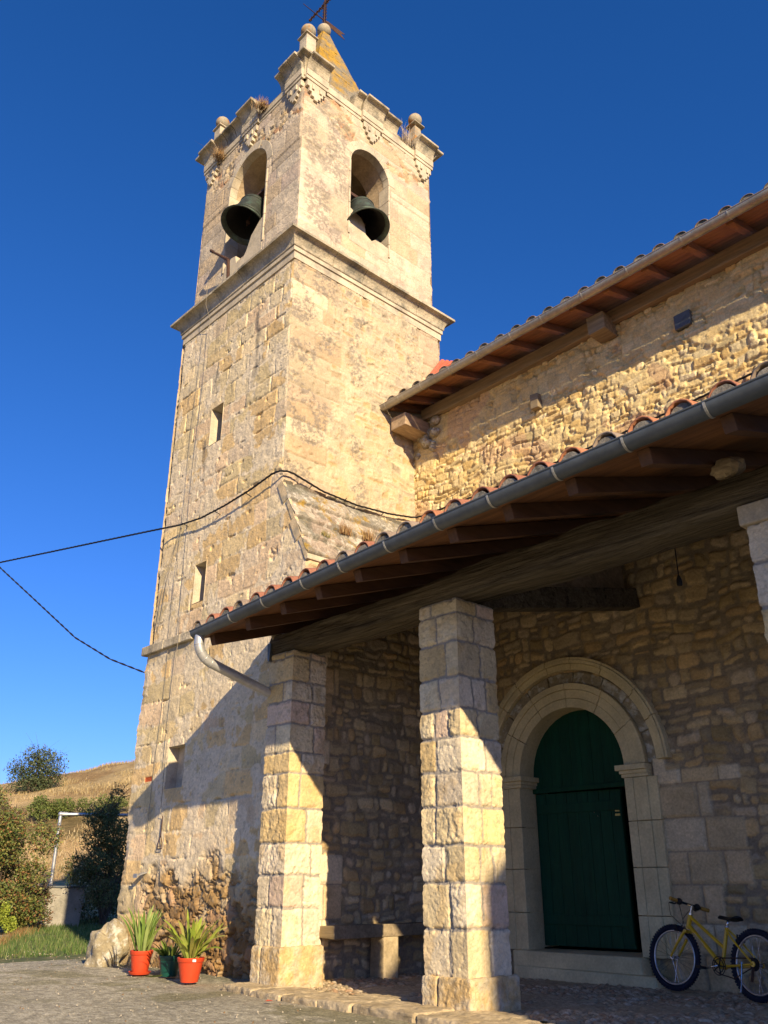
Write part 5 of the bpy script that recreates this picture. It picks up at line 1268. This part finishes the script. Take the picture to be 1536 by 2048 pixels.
# tall mixed bush at the left edge
plant('hedge_bush', (-12.1, 1.75, -.05), 'tall tangled bush with yellow-green and rusty leaves at the left edge', 'bush',
      blobset(18, .95, .90, .3, 2.35, .50, 51)+[(0, .9, 1.9, .4, .4, .4), (-.2, -.3, 2.6, .4, .4, .35)], 26000, .060, HEDGE, 921, .02, twigs=90, nst=12)
plant('hedge_bush', (-12.6, 2.7, -.05), 'brown bare-twigged bush in front of the tall bush, left of the concrete well', 'bush', blobset(8, .35, .4, .2, .8, .36, 55, .2), 5000, .05, [(.20, .14, .05), (.24, .12, .06), (.12, .14, .04), (.28, .20, .10)], 923, .012, twigs=160, nst=6)
plant('hedge_bush', (-11.4, .6, -.05), 'dark bush with reddish brown leaves at the foot of the left edge', 'bush', blobset(10, .7, .8, .3, 1.35, .5, 57), 9000, .055, [(.16, .10, .04), (.10, .12, .03), (.22, .10, .05), (.08, .10, .03)], 925, .015, twigs=60, nst=7)
# dark shrubs behind the tower corner
plant('hawthorn_shrub', (-13.25, 4.85, -.05), 'tall dark shrub with open twiggy top between the well and the tower', 'shrub',
      blobset(20, .80, .75, .35, 2.7, .50, 61, .55)+[(0, -.75, 1.3, .4, .45, .4), (.1, .7, 2.3, .5, .5, .5), (-.2, .1, 3.0, .22, .22, .35), (0, -.6, 2.5, .25, .25, .3)], 24000, .055, DARK, 931, .025, twigs=140, nst=14)
plant('hawthorn_shrub', (-14.6, 6.6, -.05), 'dark leafy shrub rising behind the tower corner', 'shrub', blobset(14, .9, 1.0, .5, 3.7, .70, 65, .3), 18000, .065, [(.07, .095, .03), (.10, .12, .04), (.045, .065, .02)], 933, .03, twigs=60, nst=9)
o = plant('yellow_shrub', (-10.5, 1.18, -.05), 'small bright yellow-green shrub at the grass edge by the left frame', 'shrub', [(0, -.05, .25, .16, .22, .16), (0, .2, .42, .09, .10, .22), (.05, -.25, .5, .12, .12, .2), (0, .35, .22, .10, .14, .16)], 2200, .05, [(.28, .34, .04), (.33, .38, .05), (.20, .28, .04)], 941, .006)

# ------------------------------------------------------------------ concrete well and pipe frame
o = empty('concrete_well', (-14.3, 4.1, 0), 'tapering grey concrete well box with a dark flat lid on the grass', 'well')
b = MB(); c0 = Vector((-14.3, 4.15, 0)); ax = Vector((.42, .907, 0)); ay = Vector((-.907, .42, 0))
V = []
for z, w in ((-.1, .54), (.82, .60)):
    for sx, sy in ((-1, -1), (1, -1), (1, 1), (-1, 1)): V.append(c0+ax*(sx*w)+ay*(sy*w*.9)+Vector((0, 0, z)))
b.add(V, [(0, 3, 2, 1), (4, 5, 6, 7), (0, 1, 5, 4), (1, 2, 6, 5), (2, 3, 7, 6), (3, 0, 4, 7)]); b.build('box', M['concrete'], o, bevel=.02)
b = MB(); b.box(c0+Vector((0, 0, .845)), (1.24, 1.14, .045), rot=Matrix.Rotation(math.atan2(ax.y, ax.x), 3, 'Z')); b.build('lid', M['zinc'], o, bevel=.01)
o = empty('pipe_frame', (-14.3, 3.66, 0), 'galvanised pipe frame with a tall post and long horizontal rail above the well', 'pipe frame')
p0 = c0-ax*.22-ay*.42; tp_ = Vector((p0.x, p0.y, 2.52))
b = MB(); b.tube([(p0.x, p0.y, .86), tp_], .042, 12); b.build('post', M['galv'], o, smooth=True, auto=40)
pe = tp_+ax*3.4+Vector((0, 0, .02)); b = MB(); b.tube([tp_, pe], .038, 12); b.sphere(tp_, .06, 12, 8); b.tube([tp_+ax*.03, tp_+ax*.16], .052, 12); b.build('rail', M['galv'], o, smooth=True, auto=40)
b = MB(); b.tube([pe, (pe.x, pe.y, 0)], .042, 12); b.build('post', M['galv'], o, smooth=True, auto=40)

# ------------------------------------------------------------------ boulder
o = empty('boulder', (-2.72, -.32, 0), 'pale lichened boulder leaning on the tower corner left of the red pots', 'boulder')
V = []; nu, nv = 48, 32
bmx = MB(); rg = random.Random(3); VV = []
for i in range(nv+1):
    t_ = math.pi*i/nv
    for k in range(nu):
        p_ = 2*math.pi*k/nu; d = Vector((math.sin(t_)*math.cos(p_), math.sin(t_)*math.sin(p_), math.cos(t_)))
        q = 1+.55*(float(vn(np.array(d.x*2.3+5), np.array(d.z*2.3+d.y*2+3), 61))-.5)+.22*(float(fbm(np.array(d.x*5+9), np.array(d.z*5+d.y*4+3), 62))-.5)
        x, y, z = d.x*.26*q, d.y*.22*q, d.z*.38*q
        x += -.10*(z < .1)*(.1-z)*1.5
        VV.append((-2.78+x*.92+z*.12, -.30+y, .12+z*.86))
bmx.add(VV, [(i*nu+k, (i+1)*nu+k, (i+1)*nu+(k+1) % nu, i*nu+(k+1) % nu) for i in range(nv) for k in range(nu)])
bmx.build('stone', M['rock'], o, smooth=True)

# ------------------------------------------------------------------ potted plants
def pot(mb, r0, r1, h, rimh=.045):
    mb.lathe([(.001, .006), (r0*.96, .004), (r0, .012), (r1*.96, h-rimh), (r1*1.0, h-rimh+.003), (r1*1.04, h-rimh+.012), (r1*1.07, h-.004), (r1*1.05, h), (r1*.99, h-.002), (r1*.95, h-.03), (.001, h-.03)], n=36, cap=False)
def strap_leaf(rg, base, az, L, w, lean, droop, col, V, F, C_, fold=.25, wav=0, seg=9):
    """a flat fleshy leaf that rises, leans out and bends over"""
    p = Vector(base); el = R(90)-lean; b0 = len(V); side = Vector((-math.sin(az), math.cos(az), 0)); tw = rg.uniform(-.5, .5)
    for i in range(seg+1):
        f = i/seg; ww = w*(math.sin(math.pi*min(f*.93+.07, 1))**.6)*(1 if f < .98 else .15)
        ww *= 1+wav*math.sin(f*26)
        e = el-droop*f*f; d = Vector((math.cos(az)*math.cos(e), math.sin(az)*math.cos(e), math.sin(e)))
        nn = side.cross(d); s = (side*math.cos(tw)+nn*math.sin(tw))
        n2 = s.cross(d)
        for q, u in ((-1, fold), (0, 0), (1, fold)): V.append(tuple(p+s*(q*ww/2)+n2*(u*ww*.5))); C_.append(tuple(c*(1-.25*(1-f)) for c in col))
        p = p+d*(L/seg)
    for i in range(seg):
        for q in (0, 1): a = b0+i*3+q; F.append((a, a+1, a+4, a+3))
def potted(loc, label, matp, r0, r1, h, leaves, seed, saucer=False, sticker=False, group='pot plants at the foot of the tower'):
    o = empty('potted_plant', loc, label, 'potted plant', group)
    b = MB(); pot(b, r0, r1, h); b.build('pot', matp, o, smooth=True, ws=False, auto=35)
    b = MB(); b.lathe([(.001, h-.028), (r1*.96, h-.03)], n=24, cap=False); b.build('soil', M['soil'], o, ws=False)
    if saucer:
        b = MB(); b.lathe([(.001, .003), (r0*1.25, .003), (r0*1.45, .03), (r0*1.42, .032), (r0*1.22, .010), (.001, .010)], n=30, cap=False); b.build('saucer', matp, o, smooth=True, ws=False, auto=35)
    if sticker:
        b = MB(); a = math.atan2(CAM.y-loc[1], CAM.x-loc[0])+.25; b.box((math.cos(a)*r1*1.08, math.sin(a)*r1*1.08, h-.022), (.004, .034, .022), rot=Matrix.Rotation(a, 3, 'Z')); b.build('sticker', M['white'], o, ws=False)
    rg = random.Random(seed); V = []; F = []; C_ = []
    for L in leaves(rg): strap_leaf(rg, *L[:7], V, F, C_, *L[7:])
    np_mesh('leaves', V, F, M['blade'], o, np.array(C_), True, ws=False)
    return o
GC = [(.34, .42, .06), (.42, .48, .09), (.28, .36, .05), (.48, .50, .12), (.38, .36, .09)]
def lv_big(rg):
    out = []
    for i in range(46):
        az = rg.uniform(0, 6.28); q = rg.random()
        out.append(((math.cos(az)*.06*q, math.sin(az)*.06*q, .2), az, rg.uniform(.26, .52), rg.uniform(.034, .056), R(rg.uniform(4, 45)), R(rg.uniform(10, 75)), rg.choice(GC), .25, .05))
    for az, L, ln, dr in ((R(215), .52, 10, 12), (R(20), .50, 45, 60), (R(40), .48, 38, 40), (R(10), .46, 60, 50), (R(200), .48, 40, 55), (R(-20), .42, 40, 65), (R(225), .45, 30, 60), (R(60), .48, 28, 25), (R(30), .40, 55, 75)):
        out.append(((0, 0, .2), az, L, .05, R(ln), R(dr), rg.choice(GC[:4]), .2, .05))
    return out
def lv_left(rg):
    out = []
    for i in range(40):
        az = rg.uniform(0, 6.28); q = rg.random()
        out.append(((math.cos(az)*.07*q, math.sin(az)*.07*q, .2), az, rg.uniform(.26, .54), rg.uniform(.026, .042), R(rg.uniform(2, 26)), R(rg.uniform(0, 50)), rg.choice([(.22, .34, .07), (.28, .40, .10), (.18, .28, .05), (.32, .40, .12)]), .3, .09))
    for az, L, ln, dr in ((R(200), .55, 28, 40), (R(215), .50, 18, 20), (R(190), .52, 38, 55), (R(20), .44, 35, 30)):
        out.append(((0, 0, .2), az, L, .034, R(ln), R(dr), (.30, .38, .10), .3, .1))
    return out
def lv_mid(rg):
    return [((math.cos(a)*.05, math.sin(a)*.05, .18), a, rg.uniform(.12, .30), rg.uniform(.022, .036), R(rg.uniform(10, 60)), R(rg.uniform(20, 80)), rg.choice([(.12, .20, .03), (.20, .30, .05), (.16, .22, .04)]), .25, .05) for a in [rg.uniform(0, 6.28) for _ in range(34)]]
potted((-1.30, -.63, 0), 'red plastic pot on a saucer with upright green leaves, next to the boulder', M['redpot'], .085, .118, .235, lv_left, 5, saucer=True)
potted((-.86, -.53, 0), 'dark green pot with a small dark plant, between the two red pots', M['greenpot'], .085, .115, .205, lv_mid, 6)
potted((-.20, -.68, 0), 'red plastic pot with a white sticker and long arching yellow-green leaves', M['redpot'], .088, .128, .225, lv_big, 7, sticker=True)
V = []; F = []; C_ = []; strap_leaf(random.Random(2), (-.86, -.80, .02), R(12), .26, .038, R(86), R(-8), (.30, .38, .07), V, F, C_, .3, .05)
o = np_mesh('fallen_leaf', V, F, M['blade'], None, np.array(C_), True); tag(o, 'long green leaf lying on the concrete before the dark green pot', 'leaf')
b = MB(); b.box((1.62, -1.02, .012), (.055, .03, .006), rot=Matrix.Rotation(.5, 3, 'Z'), jit=.006); tag(b.build('dry_leaf', M['redpot'], None), 'tiny red leaf lying on the concrete before the kerb', 'leaf')

# ------------------------------------------------------------------ bench under the porch
o = empty('stone_bench', (.75, 1.3, 0), 'low wooden plank bench on a stone block along the porch side wall', 'bench')
b = MB(); b.box((.69, 1.36, .45), (.27, 2.05, .12), jit=.006); b.build('plank', M['plank'], o, bevel=.01)
for y, w in ((1.15, .24), (2.15, .22)):
    b = MB(); b.box((.70, y, .19), (.24, w, .42), jit=.015); b.build('support', M['kerb'], o, bevel=.02)

# ------------------------------------------------------------------ hanging lamp socket
o = empty('lamp_socket', tuple(pw(3.92, 1.2, 3.75)), 'bare black lamp holder hanging on a cord from the porch roof', 'lamp')
b = MB(); b.tube([pw(3.92, 1.2, 3.86), pw(3.922, 1.2, 3.5), pw(3.92, 1.2, 3.26)], .005); b.build('cord', M['cable'], o)
b = MB(); p = pw(3.92, 1.2, 3.2); b.tube([p+Vector((0, 0, .07)), p+Vector((0, 0, .04)), p, p-Vector((0, 0, .02))], [.008, .02, .024, .02], 12); b.build('socket', M['black'], o)

# ------------------------------------------------------------------ cables and wires
def sag(a, c, s, n=14):
    a, c = Vector(a), Vector(c); return [a.lerp(c, i/n)-Vector((0, 0, s*4*(i/n)*(1-i/n))) for i in range(n+1)]
def twisted(mb, pts, r=.011, strands=3, tw=22, rr=.010):
    pts = [Vector(p) for p in pts]; L = [0]
    for i in range(1, len(pts)): L.append(L[-1]+(pts[i]-pts[i-1]).length)
    N_ = max(2, int(L[-1]/.05)); P = []
    for i in range(N_+1):
        t = L[-1]*i/N_; k = min(max(j for j in range(len(L)) if L[j] <= t+1e-9), len(L)-2); f = (t-L[k])/(L[k+1]-L[k]+1e-9); P.append(pts[k].lerp(pts[k+1], f))
    for s in range(strands):
        Q = []
        for i, p in enumerate(P):
            a = i*.05*tw+2*math.pi*s/strands; d = (P[min(i+1, N_)]-P[max(i-1, 0)]).normalized(); X = Vector((0, 0, 1)).cross(d).normalized(); Y = d.cross(X)
            Q.append(p+(X*math.cos(a)+Y*math.sin(a))*rr)
        mb.tube(Q, r, 5)
cb = empty('power_cable', (-2.4, -.1, 5.8), 'twisted black cable running from the sky round the tower and along the nave wall', 'cable')
b = MB()
A1 = [(-22.0, -6.2, 7.6), (-15.0, -3.9, 6.55), (-10.5, -2.45, 6.15), (-7.609, -1.505, 6.063), (-6.573, -1.181, 6.022), (-5.383, -.803, 5.985), (-4.179, -.495, 5.913), (-3.059, -.225, 5.837), (-2.42, -.09, 5.78)]
twisted(b, A1, .008, 3, 22, .008); b.build('overhead_span', M['cable'], cb)
b = MB(); pts = [(-2.42, -.09, 5.78), (-1.8, -.10, 5.70), (-1.2, -.10, 5.70), (-.6, -.10, 5.735), (-.1, -.10, 5.80), (.03, -.08, 5.80), (.09, .0, 5.80), (.09, .1, 5.80), (.09, .6, 5.70), (.09, 1.2, 5.68), (.09, 1.8, 5.73), (.085, 2.2, 5.80), (.12, 2.31, 5.81), (.3, 2.33, 5.80), (1.2, 2.33, 5.79), (2.4, 2.33, 5.80), (3.6, 2.33, 5.84), (4.8, 2.33, 5.90), (6.0, 2.33, 5.97), (8.1, 2.33, 6.0)]
twisted(b, pts, .0075, 3, 22, .008)
for p in ((-2.3, 5.77), (-1.45, 5.70), (-.7, 5.73)): b.tube([(p[0], .0, p[1]-.03), (p[0], -.12, p[1])], .006)
for y in (.4, 1.0, 1.7): b.tube([(.0, y, 5.68), (.1, y, 5.72)], .006)
for x in (.5, 1.8, 3.2, 4.6): b.tube([(x, 2.38, 5.78), (x, 2.32, 5.80+.01*x)], .006)
b.build('wall_run', M['cable'], cb)
b = MB(); b.tube([(-2.42, -.06, 5.74), (-2.62, -.05, 5.4), (-2.80, -.05, 4.9), (-2.86, -.05, 4.45), (-2.80, -.05, 4.32), (-2.76, -.05, 4.5), (-2.70, -.05, 5.0), (-2.5, -.05, 5.6)], .005); b.build('loose_tail', M['wire'], cb)
o = empty('phone_cable', (-3.2, .4, 3.8), 'thin black cable sagging down across the sky to the tower side', 'cable')
b = MB(); twisted(b, [(-16.0, -4.6, 14.5), (-11.5, -3.0, 10.2), (-9.2, -2.2, 8.2), (-7.645, -1.635, 6.821), (-6.473, -1.198, 5.9), (-5.514, -.868, 5.168), (-4.428, -.568, 4.382), (-3.661, -.319, 3.952), (-3.13, -.02, 3.71)], .008, 2, 20, .007); b.build('strand', M['cable'], o)
# bell rope with a wire handle, second thin wire
o = empty('bell_pull', (-2.12, -.06, 1.4), 'thin grey bell wire hanging down the tower face with a wire handle', 'bell pull')
b = MB(); rg = random.Random(4); z = 10.0; pts = []
while z > 1.72: pts.append((-2.08-.10*(10-z)/8.3*.6+.02*math.sin(z*1.7)+.005*rg.random(), -.10-.05*(z > 9.4)*2.0, z)); z -= .25
pts.append((-2.12, -.07, 1.70)); b.tube(pts, .004, 5); b.build('wire', M['wire'], o)
b = MB(); b.tube([(-2.12, -.07, 1.70), (-2.125, -.07, 1.47)], .007, 6)
b.tube([(-2.125, -.07, 1.47), (-2.17, -.07, 1.38), (-2.18, -.07, 1.31), (-2.07, -.07, 1.31), (-2.08, -.07, 1.38), (-2.125, -.07, 1.47)], .006, 6)
b.tube([(-2.175, -.07, 1.34), (-2.075, -.07, 1.34)], .004, 5); b.build('handle', M['iron'], o)
o = empty('wall_wire', (-2.5, -.05, 3), 'thin wire running down the tower face just left of the bell wire', 'wire')
b = MB(); pts = []; z = 9.2
while z > 1.35: pts.append((-2.36-.02*(9.2-z)*.9+.02*math.sin(z*2.3), -.055, z)); z -= .3
b.tube(pts, .0035, 5); b.build('strand', M['wire'], o)
o = empty('wall_spout', (-2.55, -.05, 1.0), 'small bent metal spout sticking out of the tower foot above the pots', 'spout')
b = MB(); b.box((-2.50, -.09, 1.02), (.10, .16, .012), rot=Matrix.Rotation(.3, 3, 'X')); b.box((-2.50, -.16, 1.0), (.09, .012, .05)); b.build('plate', M['galv'], o)

# ------------------------------------------------------------------ dry weeds growing on the masonry
def tuft(loc, label, n, h, spread, seed, cols=None, w=.006, up=.4):
    o = empty('dry_weed', loc, label, 'weed', 'dry weeds growing on the masonry')
    rs = np.random.RandomState(seed); p = np.array(loc)+rs.normal(size=(n, 3))*np.array((spread, spread, spread*.2))
    blades('stalks', M['dry'], p, h*.4, h, w, cols or [(.34, .22, .10), (.28, .15, .06), (.40, .28, .14)], seed, up, kind=None, parent=o)
    return o
tuft((.30, .78, 5.06), 'rusty brown weed clump in the middle of the buttress slope', 420, .17, .05, 3)
tuft((.30, 1.18, 5.08), 'loose dry weed clump highest up the buttress slope', 260, .20, .05, 4)
tuft((.40, .38, 4.88), 'small green and ochre weed clump lowest on the buttress slope', 160, .10, .05, 5, [(.20, .20, .07), (.32, .24, .08)])
tuft((-1.12, -.04, 13.16), 'brown weed clump filling the broken cornice on the left face', 500, .17, .07, 6)
tuft((-2.42, -.05, 13.0), 'straggly rust-coloured weed hanging at the left cornice', 300, .22, .06, 7, up=1.5)
tuft((-.05, 2.40, 13.22), 'tall pale grass sprouting beside the right stone ball', 120, .55, .06, 8, [(.50, .42, .32), (.42, .34, .24)], .008, .5)
tuft((-.25, 1.12, 13.35), 'thin pale stalks standing on the cornice at the right foot of the spire', 40, .60, .12, 9, [(.46, .38, .28)], .005, .3)

# ------------------------------------------------------------------ bicycle leaning on the wall
bike = empty('bicycle', (4.05, 1.95, .02), 'yellow bicycle with blue-black tyres leaning on the church wall beside the green door', 'bicycle')
wr = .272; WB = .95
bd = Vector((.958, -.287, 0)).normalized()                     # from the front wheel to the rear wheel
lean = R(9); side = Vector((-bd.y, bd.x, 0)) * -1             # towards the wall
side = Vector((0, 0, 1)).cross(bd)
if side.y < 0: side = -side
upv = (Vector((0, 0, 1))*math.cos(lean)+side*math.sin(lean)).normalized(); sv = bd.cross(upv).normalized()
if sv.y < 0: sv = -sv
BO = Vector((3.60, 2.02, .025))                                 # contact point of the front wheel
def bp(a, h, s=0): return BO+bd*a+upv*h+sv*s
def wheel(a, turn=0, cog=False):
    c = bp(a, wr); ax = sv.copy(); X = bd.copy()
    if turn: q = Matrix.Rotation(turn, 3, upv); X = q@X; ax = q@ax
    Y = upv
    w = empty('wheel', tuple(c), None, None); w.parent = bike; w.matrix_parent_inverse = Matrix.Translation(-Vector(bike.location))
    b = MB(); b.ring(c, X, Y, wr-.022, .022, 48, 10); rg = random.Random(1)
    for k in range(64):
        an = 2*math.pi*k/64
        for s in (-1, 1):
            an2 = an+(.025 if s > 0 else -.025); d = X*math.cos(an2)+Y*math.sin(an2); t = -X*math.sin(an2)+Y*math.cos(an2)
            mm = Matrix((t, ax, d)).transposed(); b.box(c+d*(wr-.004)+ax*(s*.012), (.014, .012, .012), rot=mm)
    b.build('tyre', M['tyre'], w)
    b = MB(); b.ring(c, X, Y, wr-.052, .010, 48, 8); b.build('rim', M['rim'], w, smooth=True)
    b = MB()
    for k in range(28):
        an = 2*math.pi*k/28; s = 1 if k % 2 else -1; a2 = an+.45*(1 if k % 4 < 2 else -1)
        b.tube([c+(X*math.cos(a2)+Y*math.sin(a2))*.018+ax*(s*.028), c+(X*math.cos(an)+Y*math.sin(an))*(wr-.055)], .0013, 4)
    b.build('spokes', M['chrome'], w)
    b = MB(); b.tube([c-ax*.05, c+ax*.05], .012, 10); b.tube([c-ax*.034, c-ax*.028], .022, 14); b.tube([c+ax*.028, c+ax*.034], .022, 14); b.build('hub', M['rim'], w)
    if cog:
        b = MB()
        for i_, r_ in enumerate((.05, .043, .036, .03)): b.tube([c-ax*(.03+.005*i_), c-ax*(.033+.005*i_)], r_, 24)
        b.build('sprocket', M['black'], w)
    return c, ax, X
st = R(9)
fc, fax, fX = wheel(0, st); rc, rax, rX = wheel(WB, 0, True)
hb = bp(.175, .515); ht = bp(.210, .635); bbk = bp(.575, .235); stt = bp(.635, .545); drop = bp(WB, wr)
jn = bp(.605, .375)
b = MB()
b.tube([hb, ht], .022, 12); b.tube([bp(.185, .545), bbk], .019, 12); b.tube([bp(.205, .615), jn], .015, 12)
b.tube([bbk, stt], .016, 12)
for s in (-1, 1):
    b.tube([bbk+sv*s*.02, bp(.74, .245, s*.045), drop+sv*s*.052], [.012, .010, .009], 8)
    b.tube([bp(.632, .53, s*.012), bp(.73, .45, s*.045), drop+sv*s*.052], [.009, .009, .008], 8)
    b.tube([drop+sv*s*.052-sv*s*.004, drop+sv*s*.052+sv*s*.004], .022, 12)
b.tube([bbk-sv*.036, bbk+sv*.036], .023, 14)
b.build('frame', M['yellow'], bike, smooth=True, auto=50)
qf = Matrix.Rotation(st, 3, upv)
b = MB(); cr = hb-(ht-hb).normalized()*.025
b.tube([cr-fax*.045, cr+fax*.045], .016, 10)
for s in (-1, 1): b.tube([cr+fax*s*.042, cr.lerp(fc, .5)+fax*s*.05+fX*-.005, fc+fax*s*.052], [.014, .012, .009], 10)
b.build('fork', M['yellow'], bike, smooth=True, auto=50)
# decals on the frame tubes: pale lettering-like dashes
b = MB(); A_, B_ = bp(.185, .545), bbk; dt = (B_-A_).normalized()
for k in range(9): 
    p = A_.lerp(B_, .22+.035*k)-sv*.0185; b.box(p, (.004, .012, .007+.003*(k % 2)), rot=Matrix((sv, dt, sv.cross(dt))).transposed())
b.build('decal', M['strap'], bike)
b = MB(); stem = ht+(ht-hb).normalized()*.075; b.tube([ht, stem], .014, 10); sf = stem-fX*.05+upv*.012; b.tube([stem, sf], .014, 10); b.tube([ht-upv*.004, ht+(ht-hb).normalized()*.012], .024, 12); b.build('stem', M['chrome'], bike, smooth=True, auto=50)
hbar = empty('handlebar', tuple(sf), None, None); hbar.parent = bike; hbar.matrix_parent_inverse = Matrix.Translation(-Vector(bike.location))
hd = (Matrix.Rotation(R(-14), 3, upv)@fax+Vector((0, 0, -.10))).normalized()
b = MB(); b.tube([sf-hd*.20+fX*.02, sf-hd*.10+fX*.004, sf, sf+hd*.10+fX*.004, sf+hd*.20+fX*.02], .011, 10); b.build('bar', M['black'], hbar, smooth=True)
for s in (-1, 1):
    b = MB(); b.tube([sf+hd*s*.135+fX*.010, sf+hd*s*.215+fX*.021], .017, 10); b.build('grip', M['grip'], hbar)
    b = MB(); p = sf+hd*s*.10+fX*.006; b.sphere(p, .03, 12, 8); b.tube([p, p-fX*.05-upv*.02, p+hd*s*.05-fX*.06-upv*.022], .007, 6); b.build('brake_lever', M['black'], hbar)
b = MB()
for s in (-1, 1):
    p = sf+hd*s*.12; b.tube([p, p-fX*.09-upv*.02, p-fX*.12-upv*.11-hd*s*.05, hb-fX*.06+upv*.02, hb+fX*.01, bp(.25, .50, s*.01)], .0028, 5)
b.tube([sf-hd*.1, sf-fX*.07-upv*.08, cr-fX*.03+upv*.03, cr], .0028, 5)
b.build('brake_cable', M['black'], bike)
b = MB(); b.tube([stt-(stt-bbk).normalized()*.01, bp(.655, .605)], .0125, 10); b.tube([stt-upv*.006, stt+upv*.008], .019, 12); b.build('seatpost', M['chrome'], bike, smooth=True)
b = MB(); V = []; n = 12
for i in range(n+1):
    f = i/n; a = .54+.245*f; w = .016+.056*max(0, (f-.35)/.65)**.8 if f > .35 else .016+.004*f; hh = .615+.01*math.cos(f*5)+.012*f
    for k in range(10):
        th = 2*math.pi*k/10; V.append(bp(a, hh+.016*math.sin(th)*(1 if i not in (0, n) else .4)-.012*abs(math.cos(th)), w*math.cos(th)*(1 if i not in (0, n) else .5)))
b.add(V, [(i*10+k, i*10+(k+1) % 10, (i+1)*10+(k+1) % 10, (i+1)*10+k) for i in range(n) for k in range(10)]+[tuple(range(10)), tuple(range(n*10, n*10+10))]); b.build('saddle', M['black'], bike, smooth=True)
b = MB(); c = bbk-sv*.045; b.ring(c, bd, upv, .072, .004, 32, 6); b.ring(c, bd, upv, .052, .004, 32, 6)
for k in range(5):
    an = k*1.2566; b.tube([c, c+(bd*math.cos(an)+upv*math.sin(an))*.07], .006, 6)
b.build('chainring', M['black'], bike)
for s, an in ((-1, R(192)), (1, R(12))):
    d = bd*math.cos(an)+upv*math.sin(an); p = bbk+sv*s*.058; e = p+d*.14
    b = MB(); b.tube([p, e], .009, 8); b.tube([e, e+sv*s*.03], .006, 6); 
    o = b.build('crank', M['chrome'], bike, smooth=True)
    b = MB(); b.box(e+sv*s*.055, (.06, .022, .07), rot=Matrix((bd, upv, sv)).transposed()); b.build('pedal', M['black'], o, bevel=.004)
b = MB(); b.tube([bbk-sv*.045+upv*.06, drop-sv*.045+upv*.045], .005, 6); b.tube([bbk-sv*.045-upv*.06, bp(.74, .15, -.045), drop-sv*.045-upv*.02], .005, 6); b.tube([drop-sv*.05-upv*.02, bp(WB-.02, .14, -.05)], .012, 8); b.build('chain', M['iron'], bike)
b = MB(); b.tube([bp(.84, .28, -.06), bp(.86, .15, -.09), bp(.875, .05, -.12)], .007, 8); b.build('kickstand', M['chrome'], bike)
for c_, s0 in ((bp(-.005+.06, wr*2+.0), 1), (bp(WB-.17, wr*1.80), 1)):
    b = MB()
    for s in (-1, 1): b.tube([c_+sv*s*.035, c_+sv*s*.035-upv*.05], .008, 6); b.box(c_+sv*s*.025-upv*.05, (.045, .014, .012), rot=Matrix((bd, sv, upv)).transposed())
    b.build('brake_arm', M['black'], bike)

# ------------------------------------------------------------------ unseen house, added so its corner shades the second pillar's foot
o = empty('shading_house', (19, -8, 0), 'plain stone house added to shade the porch, outside the picture on the right', 'house')
hc = pw(2.336, .36, 0)+Vector((math.sin(SUN_AZ), -math.cos(SUN_AZ), 0))*16.0
hy = hc.y; hx = hc.x; he = .92+math.tan(SUN_EL)*16.0
b = MB(); prof = [(0, 0), (0, he), (2.6, he+1.9), (5.2, he), (5.2, 0)]
b.extr(prof, (hx, hy, 0), (0, 1, 0), (0, 0, 1), (1, 0, 0), 8.0); b.build('walls', M['trim'], o)
b = MB()
for (a, z0, c, z1) in ((-.35, he-.2, 2.6, he+1.98), (5.55, he-.2, 2.6, he+1.98)):
    b.add([(hx+.1, hy+max(a, 0) if a < 1 else hy+a, z0+.12), (hx+8.2, hy+max(a, 0) if a < 1 else hy+a, z0+.12), (hx+8.2, hy+c, z1), (hx+.1, hy+c, z1)], [(0, 1, 2, 3)])
b.c = [(.42, .14, .07)]*len(b.v)
b.build('roof', M['tile'], o)
